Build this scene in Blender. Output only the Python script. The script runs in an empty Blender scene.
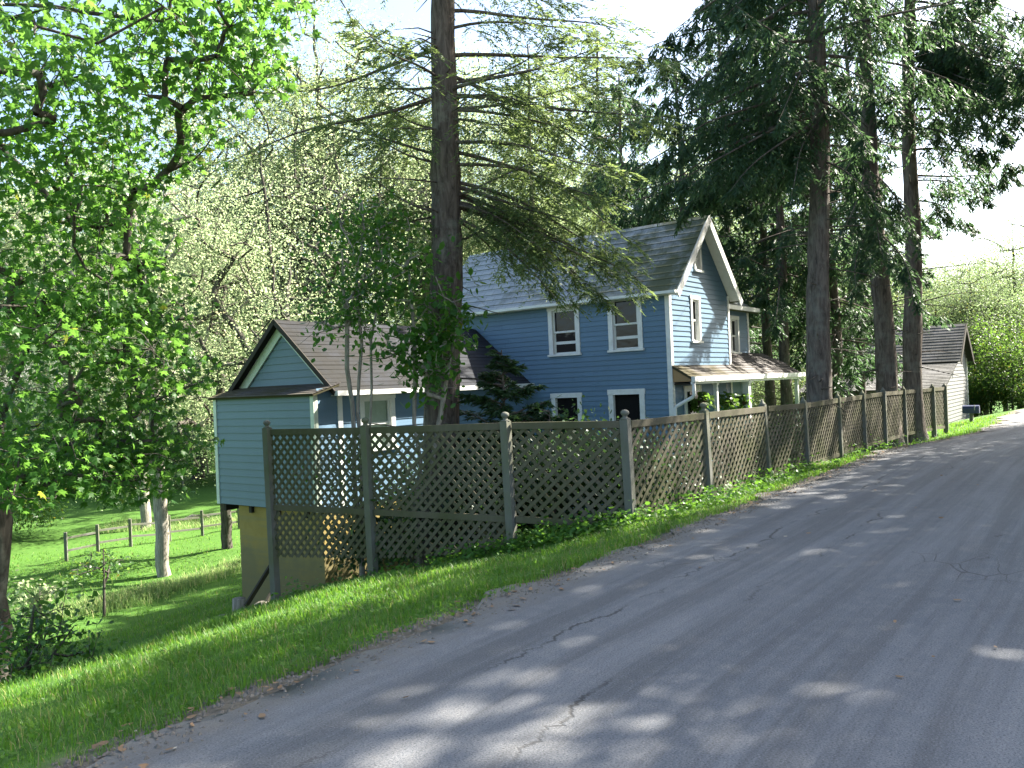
import bpy, math, random
import numpy as np

# ------------------------------------------------------------------ camera
S = bpy.context.scene
COL = S.collection
TH = math.radians(2.4); PITCH = math.radians(0.14); F = 820.0; CZ = 1.6
cam_d = bpy.data.cameras.new('camera'); cam = bpy.data.objects.new('camera', cam_d); COL.objects.link(cam)
from mathutils import Matrix
cs, sn = math.cos(TH), math.sin(TH)
R = Matrix(((cs, sn, 0), (0, 0, -1), (-sn, cs, 0)))          # columns: right, up, back
cam.matrix_world = Matrix.Translation((0, 0, CZ)) @ (Matrix.Rotation(PITCH, 3, 'X') @ R).to_4x4()
cam_d.sensor_width = 36; cam_d.lens = 36 * F / 1024; cam_d.clip_start = .05; cam_d.clip_end = 2000
S.camera = cam
S.render.resolution_x, S.render.resolution_y = 1024, 768

# ------------------------------------------------------------------ light
SUN_AZ, SUN_EL = 63.0, 43.0
w = bpy.data.worlds.new('World'); S.world = w; w.use_nodes = True
nt = w.node_tree
sky = nt.nodes.new('ShaderNodeTexSky'); sky.sky_type = 'NISHITA'; sky.sun_disc = False
sky.sun_elevation = math.radians(SUN_EL); sky.sun_rotation = math.radians(SUN_AZ)
sky.air_density = 1.0; sky.dust_density = 2.5; sky.ozone_density = 1.0
nt.links.new(sky.outputs[0], nt.nodes['Background'].inputs[0])
nt.nodes['Background'].inputs[1].default_value = 0.075
sd = bpy.data.lights.new('sun', 'SUN'); sd.energy = 5.0; sd.angle = math.radians(.55); sd.color = (1, .93, .82)
so = bpy.data.objects.new('sun', sd); COL.objects.link(so)
az, el = math.radians(SUN_AZ), math.radians(SUN_EL)
from mathutils import Vector
so.rotation_euler = Vector((math.sin(az)*math.cos(el), math.cos(az)*math.cos(el), math.sin(el))).to_track_quat('Z', 'Y').to_euler()
S.view_settings.view_transform = 'Standard'; S.view_settings.look = 'None'
S.view_settings.exposure = 2.6; S.view_settings.gamma = 1
cy = S.cycles
cy.use_denoising = True; cy.max_bounces = 7; cy.diffuse_bounces = 3; cy.glossy_bounces = 2; cy.transmission_bounces = 5
cy.transparent_max_bounces = 6; cy.sample_clamp_indirect = 6; cy.use_adaptive_sampling = False
try: cy.denoiser = 'OPENIMAGEDENOISE'; cy.denoising_input_passes = 'RGB_ALBEDO_NORMAL'
except Exception: pass

# ------------------------------------------------------------------ helpers
def ray(px, py):
    cx, cyy = px - 512, 384 - py
    u = cx*cs + cyy*sn; v = -cx*sn + cyy*cs + F*math.tan(PITCH)
    return u/F, v/F
def P(px, py, Y):
    a, b = ray(px, py); return np.array((a*Y, Y, CZ + b*Y))
E1 = np.array((-.7986, .6018, 0)); E2 = np.array((.6018, .7986, 0)); UP = np.array((0, 0, 1.))
def on(px, py, O, e):
    """(t, z) where the pixel's ray meets the vertical plane through O along e"""
    a, b = ray(px, py); n = np.array((-e[1], e[0]))
    Y = (n[0]*O[0] + n[1]*O[1]) / (n[0]*a + n[1])
    p = np.array((a*Y, Y)); return float((p - O[:2]) @ e[:2]), CZ + b*Y

class MB:
    def __init__(s): s.v = []; s.f = []; s.uv = []; s.n = 0
    def add(s, V, Fc, uv=None):
        V = np.asarray(V, float).reshape(-1, 3); Fc = np.asarray(Fc, int)
        s.v.append(V); s.f.append(Fc + s.n); s.n += len(V)
        s.uv.append(np.zeros((len(V), 2)) if uv is None else np.asarray(uv, float).reshape(-1, 2))
    def box(s, O, U, V, N, u0, u1, v0, v1, n0, n1):
        O, U, V, N = map(lambda q: np.asarray(q, float), (O, U, V, N))
        p = [O + U*a + V*b + N*c for c in (n0, n1) for b in (v0, v1) for a in (u0, u1)]
        s.add(p, [(0,2,3,1),(4,5,7,6),(0,1,5,4),(2,6,7,3),(0,4,6,2),(1,3,7,5)])
    def beam(s, a, b, w, h, up=UP):
        a, b = np.asarray(a, float), np.asarray(b, float); d = b - a; L = np.linalg.norm(d); d /= L
        n = np.cross(d, up)
        n = n/np.linalg.norm(n) if np.linalg.norm(n) > 1e-6 else np.array((1., 0, 0))
        u = np.cross(n, d); s.box(a, d, n, u, 0, L, -w/2, w/2, -h/2, h/2)
    def tube(s, pts, r, k=8, cap=True, rough=0, rng=None):
        pts = np.asarray(pts, float); m = len(pts); r = np.broadcast_to(np.asarray(r, float), (m,))
        T = np.gradient(pts, axis=0); T /= np.linalg.norm(T, axis=1)[:, None] + 1e-12
        ref = np.array((1., 0, 0)) if abs(T[0][0]) < .8 else np.array((0, 1., 0))
        A = np.cross(T, ref); A /= np.linalg.norm(A, axis=1)[:, None] + 1e-12; B = np.cross(T, A)
        an = np.linspace(0, 2*math.pi, k, endpoint=False)
        rr = np.repeat(r[:, None], k, 1)
        if rough and rng is not None: rr = rr*(1 + rng.normal(0, rough, (m, k)))
        V = pts[:, None] + rr[..., None]*(np.cos(an)[None, :, None]*A[:, None] + np.sin(an)[None, :, None]*B[:, None])
        i = np.arange(m-1)[:, None]*k; j = np.arange(k)[None]; j2 = (j+1) % k
        Fq = np.stack((i+j, i+j2, i+k+j2, i+k+j), -1).reshape(-1, 4)
        base = s.n; s.add(V, Fq)
        if cap:
            s.f.append(np.array([np.arange(k)[::-1] + base])); s.f.append(np.array([np.arange(k) + base + (m-1)*k]))
    def lathe(s, c, prof, k=14):
        s.tube([np.asarray(c) + UP*z for z, r in prof], [max(r, .0005) for z, r in prof], k)
    def build(s, name, mat, parent=None, smooth=False, loc=None):
        me = bpy.data.meshes.new(name); V = np.concatenate(s.v); fs = s.f
        lv = np.concatenate([q.ravel() for q in fs]); tot = np.concatenate([np.full(len(q), q.shape[1]) for q in fs])
        st = np.concatenate(([0], np.cumsum(tot)[:-1]))
        me.vertices.add(len(V)); me.vertices.foreach_set('co', V.ravel())
        me.loops.add(len(lv)); me.loops.foreach_set('vertex_index', lv.astype(np.int32))
        me.polygons.add(len(tot)); me.polygons.foreach_set('loop_start', st.astype(np.int32))
        me.polygons.foreach_set('use_smooth', np.full(len(tot), bool(smooth)))
        UV = np.concatenate(s.uv)
        if UV.any():
            l = me.uv_layers.new(name='UVMap'); l.data.foreach_set('uv', UV[lv].ravel())
        me.update(calc_edges=True); me.validate()
        me.materials.append(mat)
        o = bpy.data.objects.new(name, me); COL.objects.link(o)
        if parent is not None: o.parent = parent
        if loc is not None: o.location = loc
        return o
def tag(o, label=None, cat=None, group=None, kind=None):
    for k, v in (('label', label), ('category', cat), ('group', group), ('kind', kind)):
        if v: o[k] = v
    return o
def empty(name, label, cat, loc=(0, 0, 0), group=None):
    o = bpy.data.objects.new(name, None); COL.objects.link(o); o.location = loc; o.empty_display_size = .3
    return tag(o, label, cat, group)
def copy_tree(o, parent=None):
    c = o.copy(); COL.objects.link(c)
    if parent is not None: c.parent = parent
    for ch in list(o.children): copy_tree(ch, c)
    return c

# ------------------------------------------------------------------ materials
class NT:
    def __init__(s, name):
        s.m = bpy.data.materials.new(name); s.m.use_nodes = True; s.t = s.m.node_tree
        s.b = s.t.nodes['Principled BSDF']; s.out = s.t.nodes['Material Output']
    def n(s, typ, **kw):
        q = s.t.nodes.new(typ)
        for k, v in kw.items(): setattr(q, k, v)
        return q
    def l(s, a, b): s.t.links.new(a, b)
    def co(s, which='Object', scale=(1, 1, 1), rot=(0, 0, 0)):
        c = s.n('ShaderNodeTexCoord'); m = s.n('ShaderNodeMapping'); m.inputs['Scale'].default_value = scale; m.inputs['Rotation'].default_value = rot
        s.l(c.outputs[which], m.inputs[0]); return m.outputs[0]
    def noise(s, vec, scale, detail=4, rough=.55, dist=0):
        q = s.n('ShaderNodeTexNoise'); q.inputs['Scale'].default_value = scale; q.inputs['Detail'].default_value = detail
        q.inputs['Roughness'].default_value = rough; q.inputs['Distortion'].default_value = dist
        s.l(vec, q.inputs['Vector']); return q.outputs['Fac']
    def ramp(s, fac, *stops):
        q = s.n('ShaderNodeValToRGB'); e = q.color_ramp.elements
        while len(e) < len(stops): e.new(.5)
        for i, (p, c) in enumerate(stops):
            e[i].position = p; e[i].color = (c, c, c, 1) if isinstance(c, (int, float)) else (*c, 1)
        s.l(fac, q.inputs[0]); return q.outputs[0]
    def mix(s, fac, a, b, mode='MIX'):
        q = s.n('ShaderNodeMix', data_type='RGBA', blend_type=mode)
        for sock, v in ((q.inputs[0], fac), (q.inputs[6], a), (q.inputs[7], b)):
            if isinstance(v, (int, float)): sock.default_value = v
            elif isinstance(v, tuple): sock.default_value = (*v, 1)
            else: s.l(v, sock)
        return q.outputs[2]
    def math(s, op, a, b=0.):
        q = s.n('ShaderNodeMath', operation=op)
        for sock, v in ((q.inputs[0], a), (q.inputs[1], b)):
            if isinstance(v, (int, float)): sock.default_value = v
            else: s.l(v, sock)
        return q.outputs[0]
    def isl(s): return s.n('ShaderNodeNewGeometry').outputs['Random Per Island']
    def bump(s, h, strength=.3, dist=.01):
        q = s.n('ShaderNodeBump'); q.inputs['Strength'].default_value = strength; q.inputs['Distance'].default_value = dist
        s.l(h, q.inputs['Height']); s.l(q.outputs[0], s.b.inputs['Normal'])
    def done(s, col, rough=.7, spec=.3):
        if isinstance(col, tuple): s.b.inputs['Base Color'].default_value = (*col, 1)
        else: s.l(col, s.b.inputs['Base Color'])
        if isinstance(rough, (int, float)): s.b.inputs['Roughness'].default_value = rough
        else: s.l(rough, s.b.inputs['Roughness'])
        s.b.inputs['Specular IOR Level'].default_value = spec; return s.m

def m_paint(name, c, dirt=.25, rough=.55):
    q = NT(name); v = q.co(scale=(1, 1, .35)); n = q.noise(v, 2.2, 6, .65)
    a = q.mix(q.math('MULTIPLY', q.isl(), .3), c, tuple(x*.72 for x in c))
    k = q.ramp(n, (.42, 0), (.72, 1))
    a = q.mix(q.math('MULTIPLY', k, dirt), a, tuple(.55*x + .02 for x in c))
    fl = q.ramp(q.noise(q.co(scale=(1, 1, 3)), 9, 3, .7), (.70, 0), (.74, 1))
    a = q.mix(q.math('MULTIPLY', fl, .35), a, (.42, .43, .42))
    q.bump(q.noise(q.co(), 40, 2), .12, .004); return q.done(a, rough)
def m_trim(name, c=(.64, .65, .62)):
    q = NT(name); n = q.noise(q.co(), 5, 5, .65)
    return q.done(q.mix(q.ramp(n, (.45, 0), (.8, .5)), c, tuple(x*.55 for x in c)), .5)
def m_shingle(name, a, b, moss, mossamt, bw=.3, bh=.2, rough=.75, spec=.3):
    q = NT(name); u = q.n('ShaderNodeTexCoord').outputs['UV']
    br = q.n('ShaderNodeTexBrick'); br.inputs['Scale'].default_value = 1; br.inputs['Brick Width'].default_value = bw; br.inputs['Row Height'].default_value = bh
    br.inputs['Mortar Size'].default_value = .006; br.inputs['Color1'].default_value = (*a, 1); br.inputs['Color2'].default_value = (*b, 1); br.inputs['Mortar'].default_value = (.02, .02, .02, 1)
    q.l(u, br.inputs['Vector'])
    n = q.noise(u, 1.1, 6, .7); n2 = q.noise(u, 9, 4, .7)
    c = q.mix(q.math('MULTIPLY', n2, .6), br.outputs['Color'], tuple(x*.5 for x in a))
    # lichen and moss patches, more of them toward one end of the roof
    sx = q.n('ShaderNodeSeparateXYZ'); q.l(u, sx.inputs[0])
    g = q.math('MULTIPLY_ADD', sx.outputs[0], -.05); g.node.inputs[2].default_value = 1.2
    k = q.ramp(q.math('ADD', n, g), (.5, 0), (.72, 1))
    c = q.mix(q.math('MULTIPLY', k, mossamt), c, moss)
    q.bump(n2, .25, .01)
    rg_ = q.math('ADD', q.math('MULTIPLY', k, (.9-rough)*mossamt), rough); sp_ = q.math('MULTIPLY', q.math('SUBTRACT', 1.1, k), spec)
    m_ = q.done(c, rg_, spec); q.l(sp_, q.b.inputs['Specular IOR Level']); return m_
def m_wood(name, a, b, green, gamt):
    q = NT(name); n = q.noise(q.co(scale=(1, 1, .25)), 14, 5, .7); g = q.noise(q.co(), 1.3, 5, .65)
    c = q.mix(n, a, b); c = q.mix(q.math('MULTIPLY', q.isl(), .45), c, tuple(x*.45 for x in a))
    c = q.mix(q.math('MULTIPLY', q.ramp(g, (.42, 0), (.62, 1)), gamt), c, green)
    q.bump(n, .35, .006); return q.done(c, .85, .2)
def m_bark(name, a, b, lich=(.3, .32, .26), la=.3, sc=(9, 9, 1.6)):
    q = NT(name); v = q.co(scale=sc); n = q.noise(v, 1.6, 8, .72, .6); g = q.noise(q.co(), 1.7, 5, .7)
    c = q.mix(q.ramp(n, (.38, 0), (.62, 1)), a, b)
    c = q.mix(q.math('MULTIPLY', q.ramp(g, (.5, 0), (.62, 1)), la), c, lich)
    q.bump(n, .9, .04); return q.done(c, .95, .1)
def m_leaf(name, a, b, tr, fac=.5, rough=.45, yellow=None, ya=.06, patch=None):
    q = NT(name); r = q.isl(); oi = q.n('ShaderNodeObjectInfo').outputs['Random']
    big = q.noise(q.co(), .55, 3, .6)
    c = q.mix(r, a, b)
    c = q.mix(q.math('MULTIPLY', q.ramp(big, (.35, 0), (.65, 1)), .4), c, tuple(x*.6 for x in a))
    t = q.mix(r, tr, tuple(x*.62 for x in tr))
    if patch: c = q.mix(q.math('MULTIPLY', q.ramp(q.noise(q.co(), 1.3, 5, .7), (.48, 0), (.66, 1)), .7), c, patch)
    if yellow:
        k = q.ramp(r, (1-ya, 0), (1-ya+.01, 1)); c = q.mix(k, c, yellow); t = q.mix(k, t, yellow)
    h = q.n('ShaderNodeHueSaturation'); q.l(c, h.inputs['Color'])
    q.l(q.math('MULTIPLY_ADD', oi, .05), h.inputs['Hue']); h.inputs['Hue'].links[0].from_node.inputs[2].default_value = .475
    q.l(h.outputs[0], q.b.inputs['Base Color'])
    q.b.inputs['Roughness'].default_value = rough; q.b.inputs['Specular IOR Level'].default_value = .35
    tb = q.n('ShaderNodeBsdfTranslucent'); q.l(t, tb.inputs[0])
    mx = q.n('ShaderNodeMixShader'); mx.inputs[0].default_value = fac
    q.l(q.b.outputs[0], mx.inputs[1]); q.l(tb.outputs[0], mx.inputs[2]); q.l(mx.outputs[0], q.out.inputs[0]); return q.m
def m_plain(name, c, rough=.6, spec=.3, var=.4, sc=6, metal=0):
    q = NT(name); n = q.noise(q.co(), sc, 5, .65); q.b.inputs['Metallic'].default_value = metal
    q.bump(n, .3, .01); return q.done(q.mix(n, c, tuple(x*(1-var) for x in c)), rough, spec)
def m_glass(name):
    q = NT(name); q.bump(q.noise(q.co(), 3.5, 2), .12, .05); return q.done((.012, .013, .014), .05, .28)

M = dict(
 blue=m_paint('blue siding paint', (.103, .182, .262)), teal=m_paint('grey teal siding paint', (.122, .185, .212), .2), trim=m_trim('white trim paint'),
 creamtrim=m_trim('cream trim paint', (.52, .58, .48)),
 slate=m_shingle('slate roof', (.22, .25, .25), (.15, .175, .175), (.075, .085, .045), .9, .3, .24, .34, .8), asph=m_shingle('asphalt shingle roof', (.032, .035, .042), (.022, .025, .030), (.045, .042, .034), .5, .3, .14, .9, .15),
 brownsh=m_shingle('brown shingle roof', (.085, .073, .065), (.06, .052, .047), (.08, .075, .035), .5, .3, .12),
 barnroof=m_shingle('grey barn shingle', (.15, .15, .15), (.11, .11, .115), (.10, .10, .08), .3, .3, .18),
 wood=m_wood('weathered lattice wood', (.155, .14, .10), (.075, .068, .048), (.065, .07, .028), .7),
 post=m_wood('weathered post wood', (.20, .20, .175), (.10, .10, .088), (.10, .11, .04), .5),
 darkwood=m_wood('dark old wood', (.05, .042, .035), (.03, .026, .022), (.05, .06, .03), .2), rawwood=m_wood('bare soffit wood', (.42, .27, .13), (.3, .19, .1), (.2, .15, .1), .2),
 barnwall=m_paint('old white barn paint', (.2, .2, .195), .5, .7),
 glass=m_glass('window glass'), dark=m_plain('dark interior', (.012, .012, .012), .9, .1), curtain=m_plain('pale green curtain', (.34, .42, .34), .9, .1, .3, 9),
 metal=m_plain('galvanised metal', (.35, .35, .36), .4, .5, .3, 8, .6), navy=m_plain('navy mailbox paint', (.02, .03, .09), .4, .5, .2), basket=m_plain('basket fibre', (.06, .035, .02), .9),
 stone=m_plain('field stone', (.2, .18, .15), .9, .2, .5, 5), white=m_plain('white plastic', (.75, .75, .75), .4, .4, .1),
 bark=m_bark('hemlock bark', (.055, .045, .038), (.15, .125, .105)), sbark=m_bark('spruce bark', (.06, .05, .045), (.17, .145, .125), (.2, .21, .18), .35),
 mbark=m_bark('maple bark', (.04, .036, .03), (.10, .09, .075)), gbark=m_bark('grey bark', (.16, .145, .12), (.36, .33, .28), (.45, .44, .38), .3),
 maple=m_leaf('maple leaf', (.052, .125, .022), (.036, .095, .018), (.16, .35, .05), .58, .4, (.26, .30, .04), .015),
 under=m_leaf('understory leaf', (.05, .11, .025), (.03, .075, .018), (.2, .36, .05), .45, .42, (.30, .26, .04), .05),
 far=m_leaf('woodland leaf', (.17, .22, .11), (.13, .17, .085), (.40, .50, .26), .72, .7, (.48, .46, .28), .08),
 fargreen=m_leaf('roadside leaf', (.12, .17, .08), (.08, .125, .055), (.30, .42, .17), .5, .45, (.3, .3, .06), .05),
 broad=m_leaf('glossy broad leaf', (.045, .11, .03), (.03, .08, .022), (.2, .4, .05), .45, .3),
 hemlock=m_leaf('hemlock needle', (.075, .12, .045), (.045, .08, .03), (.27, .37, .11), .48, .55),
 spruce=m_leaf('spruce needle', (.038, .085, .046), (.024, .058, .032), (.13, .24, .09), .38, .55),
 shrub=m_leaf('evergreen shrub needle', (.03, .075, .03), (.02, .05, .02), (.1, .2, .05), .3, .5),
 grass=m_leaf('grass blade', (.085, .19, .025), (.05, .13, .018), (.22, .45, .04), .45, .5, (.30, .30, .10), .08, (.13, .19, .06)),
 meadow=m_leaf('tall meadow grass', (.15, .25, .07), (.11, .2, .05), (.40, .58, .18), .45, .6, (.42, .44, .2), .15),
 weed=m_leaf('weed leaf', (.07, .18, .03), (.045, .13, .02), (.22, .46, .05), .45, .45), straw=m_leaf('dead straw', (.30, .28, .14), (.22, .22, .10), (.3, .3, .12), .3, .7), litter=m_leaf('dry leaf', (.30, .2, .11), (.2, .12, .06), (.3, .2, .1), .15, .7, (.42, .38, .3), .07))

# asphalt: uv in metres (along, across)
q = NT('old asphalt'); uv = q.n('ShaderNodeTexCoord').outputs['UV']
def scl(v, s):
    m_ = q.n('ShaderNodeMapping'); m_.inputs['Scale'].default_value = s; q.l(v, m_.inputs[0]); return m_.outputs[0]
fine = q.noise(uv, 95, 3, .7); mid = q.noise(uv, 7, 6, .7); big = q.noise(scl(uv, (.25, 1, 1)), 1.1, 5, .65)
c = q.mix(q.ramp(big, (.35, 0), (.65, 1)), (.108, .118, .132), (.165, .172, .182))
c = q.mix(q.math('MULTIPLY', q.ramp(mid, (.45, 0), (.7, 1)), .45), c, (.235, .23, .22))
st_ = q.noise(scl(uv, (.07, 2.2, 1)), 1.6, 5, .7)
c = q.mix(q.ramp(st_, (.42, .55), (.56, 0)), c, (.07, .072, .076)); c = q.mix(q.ramp(st_, (.58, 0), (.72, .5)), c, (.22, .22, .215))
c = q.mix(q.ramp(fine, (.36, .75), (.5, 0)), c, (.05, .05, .052))
c = q.mix(q.ramp(fine, (.58, 0), (.7, .6)), c, (.30, .295, .285))
wv = q.n('ShaderNodeMix', data_type='VECTOR'); wv.inputs[0].default_value = .16
nz = q.n('ShaderNodeTexNoise'); nz.inputs['Scale'].default_value = 1.6; nz.inputs['Detail'].default_value = 6; q.l(uv, nz.inputs['Vector'])
q.l(uv, wv.inputs[4]); q.l(nz.outputs['Color'], wv.inputs[5])
def crack(s, wd):
    vo = q.n('ShaderNodeTexVoronoi', feature='DISTANCE_TO_EDGE'); vo.inputs['Scale'].default_value = 1; q.l(scl(wv.outputs[1], s), vo.inputs['Vector'])
    return q.ramp(vo.outputs['Distance'], (0, 1), (wd, 0))
sv = q.n('ShaderNodeSeparateXYZ'); q.l(uv, sv.inputs[0]); ck = None
for k_, (v0, wob, thr) in enumerate(((.85, 1.1, .46), (1.55, .8, .52), (2.7, 1.2, .56), (4.45, .9, .44), (4.9, 1.3, .55))):
    wn = q.noise(scl(uv, (.55, .02, 1)), .8 + .23*k_, 9, .72); off = q.math('MULTIPLY', q.math('SUBTRACT', wn, .5), wob)
    dd_ = q.math('ABSOLUTE', q.math('SUBTRACT', q.math('ADD', sv.outputs[1], off), v0 + .12)); ln_ = q.ramp(dd_, (.004, 1), (.017, 0))
    ln_ = q.math('MULTIPLY', ln_, q.ramp(q.noise(scl(uv, (1, .1, 1)), .5 + .17*k_, 4, .7), (thr, 0), (thr+.08, .85))); ck = ln_ if ck is None else q.math('MAXIMUM', ck, ln_)
ck2 = q.math('MULTIPLY', crack((2.1, 4.1, 1), .02), q.ramp(q.noise(uv, .45, 2), (.62, 0), (.7, .7)))
ckk = q.math('MAXIMUM', ck, ck2); c = q.mix(ckk, c, (.028, .027, .026))
sx = q.n('ShaderNodeSeparateXYZ'); q.l(uv, sx.inputs[0])
edge = q.ramp(q.math('MULTIPLY_ADD', mid, .8), (.0, 0), (1, 1)); 
ed = q.math('ADD', sx.outputs[1], q.math('MULTIPLY', mid, .9))
c = q.mix(q.ramp(ed, (.45, .75), (.95, 0)), c, (.17, .155, .13))
c = q.mix(q.ramp(q.math('ADD', q.math('MULTIPLY', sx.outputs[1], .3), q.math('MULTIPLY', big, .35)), (1.10, 0), (1.2, .6)), c, (.085, .08, .075))
q.bump(q.math('SUBTRACT', q.math('ADD', fine, q.math('MULTIPLY', mid, .6)), ckk), .55, .012)
M['road'] = q.done(c, .78, .35)
# ground: grassy soil, gravelly verge beside the road, leaf mould under the woods
q = NT('ground soil'); v = q.co(); at = q.n('ShaderNodeAttribute', attribute_name='road_dist').outputs['Fac']
n = q.noise(v, .6, 6, .65); f = q.noise(v, 30, 4, .7); mm = q.noise(v, 5, 5, .65)
c = q.mix(n, (.075, .165, .026), (.055, .125, .022)); c = q.mix(q.math('MULTIPLY', f, .6), c, (.035, .075, .018))
c = q.mix(q.ramp(mm, (.55, 0), (.75, .45)), c, (.14, .18, .05))
ver = q.ramp(q.math('ADD', at, q.math('MULTIPLY', mm, .6)), (.42, 1), (.72, 0))
g2 = q.mix(f, (.07, .058, .042), (.21, .19, .155)); c = q.mix(ver, c, g2)
wd = q.ramp(q.math('MULTIPLY_ADD', n, 14.), (0, 0), (1, 1)); wd.node  # unused shape kept simple
q.bump(f, .6, .03); M['ground'] = q.done(c, .95, .1)
# concrete under the side room
q = NT('ochre stained concrete'); v = q.co(); n = q.noise(v, 1.5, 6, .7); ln = q.noise(q.co(scale=(.3, .3, 5)), 2, 3); f = q.noise(v, 25, 4, .7)
c = q.mix(q.ramp(n, (.3, 0), (.7, 1)), (.25, .185, .055), (.33, .25, .085)); c = q.mix(q.ramp(ln, (.5, 0), (.6, .4)), c, (.2, .18, .09))
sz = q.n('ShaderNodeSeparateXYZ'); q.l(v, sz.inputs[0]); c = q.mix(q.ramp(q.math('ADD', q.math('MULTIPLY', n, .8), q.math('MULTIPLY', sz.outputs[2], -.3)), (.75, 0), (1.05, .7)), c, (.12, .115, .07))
q.bump(f, .4, .012); M['concrete'] = q.done(c, .9, .2)

# ------------------------------------------------------------------ terrain and road
EDGE = np.array([(-22, -24.4), (-12, -10.2), (-5, -.6), (-2, 3.6), (-1.3, 4.77), (-.3, 6.1), (1.08, 7.86), (2.96, 10.4), (6.1, 14.7), (8.0, 17.1), (9.9, 18.7), (11.7, 20.4),
                 (13.6, 22.9), (15.6, 26), (18.6, 30), (23, 34.5), (30, 40), (45, 49), (70, 62)], float)
def resample(p, step):
    d = np.r_[0, np.cumsum(np.linalg.norm(np.diff(p, axis=0), axis=1))]; s = np.arange(0, d[-1], step)
    return np.c_[np.interp(s, d, p[:, 0]), np.interp(s, d, p[:, 1])], s
def smooth(p, k):
    for _ in range(k): p = np.r_[p[:1], (p[:-2] + 2*p[1:-1] + p[2:])/4, p[-1:]]
    return p
ED, ES = resample(EDGE, .25); ED = smooth(ED, 14)
def rdist(x, y):
    """signed distance to the road's left edge, + on the house side"""
    x = np.asarray(x, float); y = np.asarray(y, float); sh = x.shape; x = x.ravel(); y = y.ravel(); out = np.empty(len(x))
    A = ED[:-1:2]; B = ED[2::2] if len(ED[2::2]) == len(A) else ED[1::2][:len(A)]
    m_ = min(len(A), len(B)); A = A[:m_]; B = B[:m_]; D = B - A; L2 = (D**2).sum(1)
    for i in range(0, len(x), 4000):
        px = np.c_[x[i:i+4000], y[i:i+4000]]; w_ = px[:, None] - A[None]
        t = np.clip((w_*D).sum(2)/L2, 0, 1); e = w_ - t[..., None]*D; d2 = (e**2).sum(2); k = d2.argmin(1); r = np.arange(len(k))
        s = np.sign(D[k, 0]*w_[r, k, 1] - D[k, 1]*w_[r, k, 0]); out[i:i+4000] = s*np.sqrt(d2[r, k])
    return out.reshape(sh)
HD = np.array([-200, -30, -12, -6.6, -6.0, 0, .12, 1.25, 2.67, 4.83, 6.9, 9.5, 12, 16, 22, 34, 60, 120, 300])
HZ = np.array([9, 3.0, .9, .1, -.02, -.02, -.035, -.26, -.57, -1.12, -1.70, -2.58, -3.25, -3.75, -3.98, -4.0, -3.8, -1.5, 6])
def hgt(x, y, d=None):
    d = rdist(x, y) if d is None else d
    z = (np.interp(d, HD, HZ) + np.interp(d-.5, HD, HZ) + np.interp(d+.5, HD, HZ))/3 if np.ndim(d) else np.interp(d, HD, HZ)
    z = np.where(np.abs(d) < .7, np.interp(d, HD, HZ), z)
    k = np.clip((d-.5)/3, 0, 1)
    return z + k*(.05*np.sin(x*1.3+.5*y) + .04*np.sin(y*1.9-x*.7))
ax = np.r_[-400, -250, -160, -110, -80, np.arange(-60, -16, 1.5), np.arange(-16, 16, .22), np.arange(16, 40, .8), np.arange(40, 80, 3), 100, 160, 250, 400]
ay = np.r_[-300, -150, -80, np.arange(-50, -4, 3), np.arange(-4, 30, .22), np.arange(30, 70, 1.2), np.arange(70, 120, 4), 140, 200, 300, 500]
gx, gy = np.meshgrid(ax, ay); gd = rdist(gx, gy); gz = hgt(gx, gy, gd)
mb = MB(); nx = len(ax); i, j = np.meshgrid(np.arange(len(ay)-1), np.arange(nx-1), indexing='ij'); k = i*nx + j
mb.add(np.stack((gx, gy, gz), -1), np.stack((k, k+1, k+nx+1, k+nx), -1).reshape(-1, 4))
g = mb.build('ground', M['ground'], smooth=True); g['kind'] = 'structure'
a_ = g.data.attributes.new('road_dist', 'FLOAT', 'POINT'); a_.data.foreach_set('value', (gd*np.where(gd > 0, 1-.62*np.exp(-((gx-8.3)/1.9)**4), 1)).ravel().astype(np.float32))   # trodden dirt under the big trees
rng = np.random.default_rng(5)
T = np.gradient(ED, axis=0); T /= np.linalg.norm(T, axis=1)[:, None]; Nr = np.c_[T[:, 1], -T[:, 0]]
jit = smooth(rng.normal(0, .30, (len(ED), 1)), 2)
offs = np.r_[0, .12, .4, .9, 1.6, 2.4, 3.2, 4, 4.8, 5.5, 5.85, 6.0]
V = []; UVs = []
for a in range(len(offs)):
    o = offs[a] + (jit[:, 0] if a == 0 else 0*jit[:, 0])
    p = ED + Nr*o[:, None]; crown = .0 + .03*math.sin(math.pi*min(1, offs[a]/6)) - (.012 if a in (0, len(offs)-1) else 0)
    V.append(np.c_[p, np.full(len(p), crown)]); UVs.append(np.c_[ES[:len(p)], np.full(len(p), offs[a])])
n_ = len(ED); i, j = np.meshgrid(np.arange(len(offs)-1), np.arange(n_-1), indexing='ij'); k = i*n_ + j
mb = MB(); mb.add(np.concatenate(V), np.stack((k, k+n_, k+n_+1, k+1), -1).reshape(-1, 4), np.concatenate(UVs) + 50)
r = mb.build('road', M['road'], smooth=True); r['kind'] = 'structure'
# fix edge mask origin: uv were shifted by 50 m for the noise, shift the across value back
uvl = r.data.uv_layers[0]; arr = np.empty(len(uvl.data)*2); uvl.data.foreach_get('uv', arr); arr = arr.reshape(-1, 2); arr[:, 1] -= 50; uvl.data.foreach_set('uv', arr.ravel())

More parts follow.
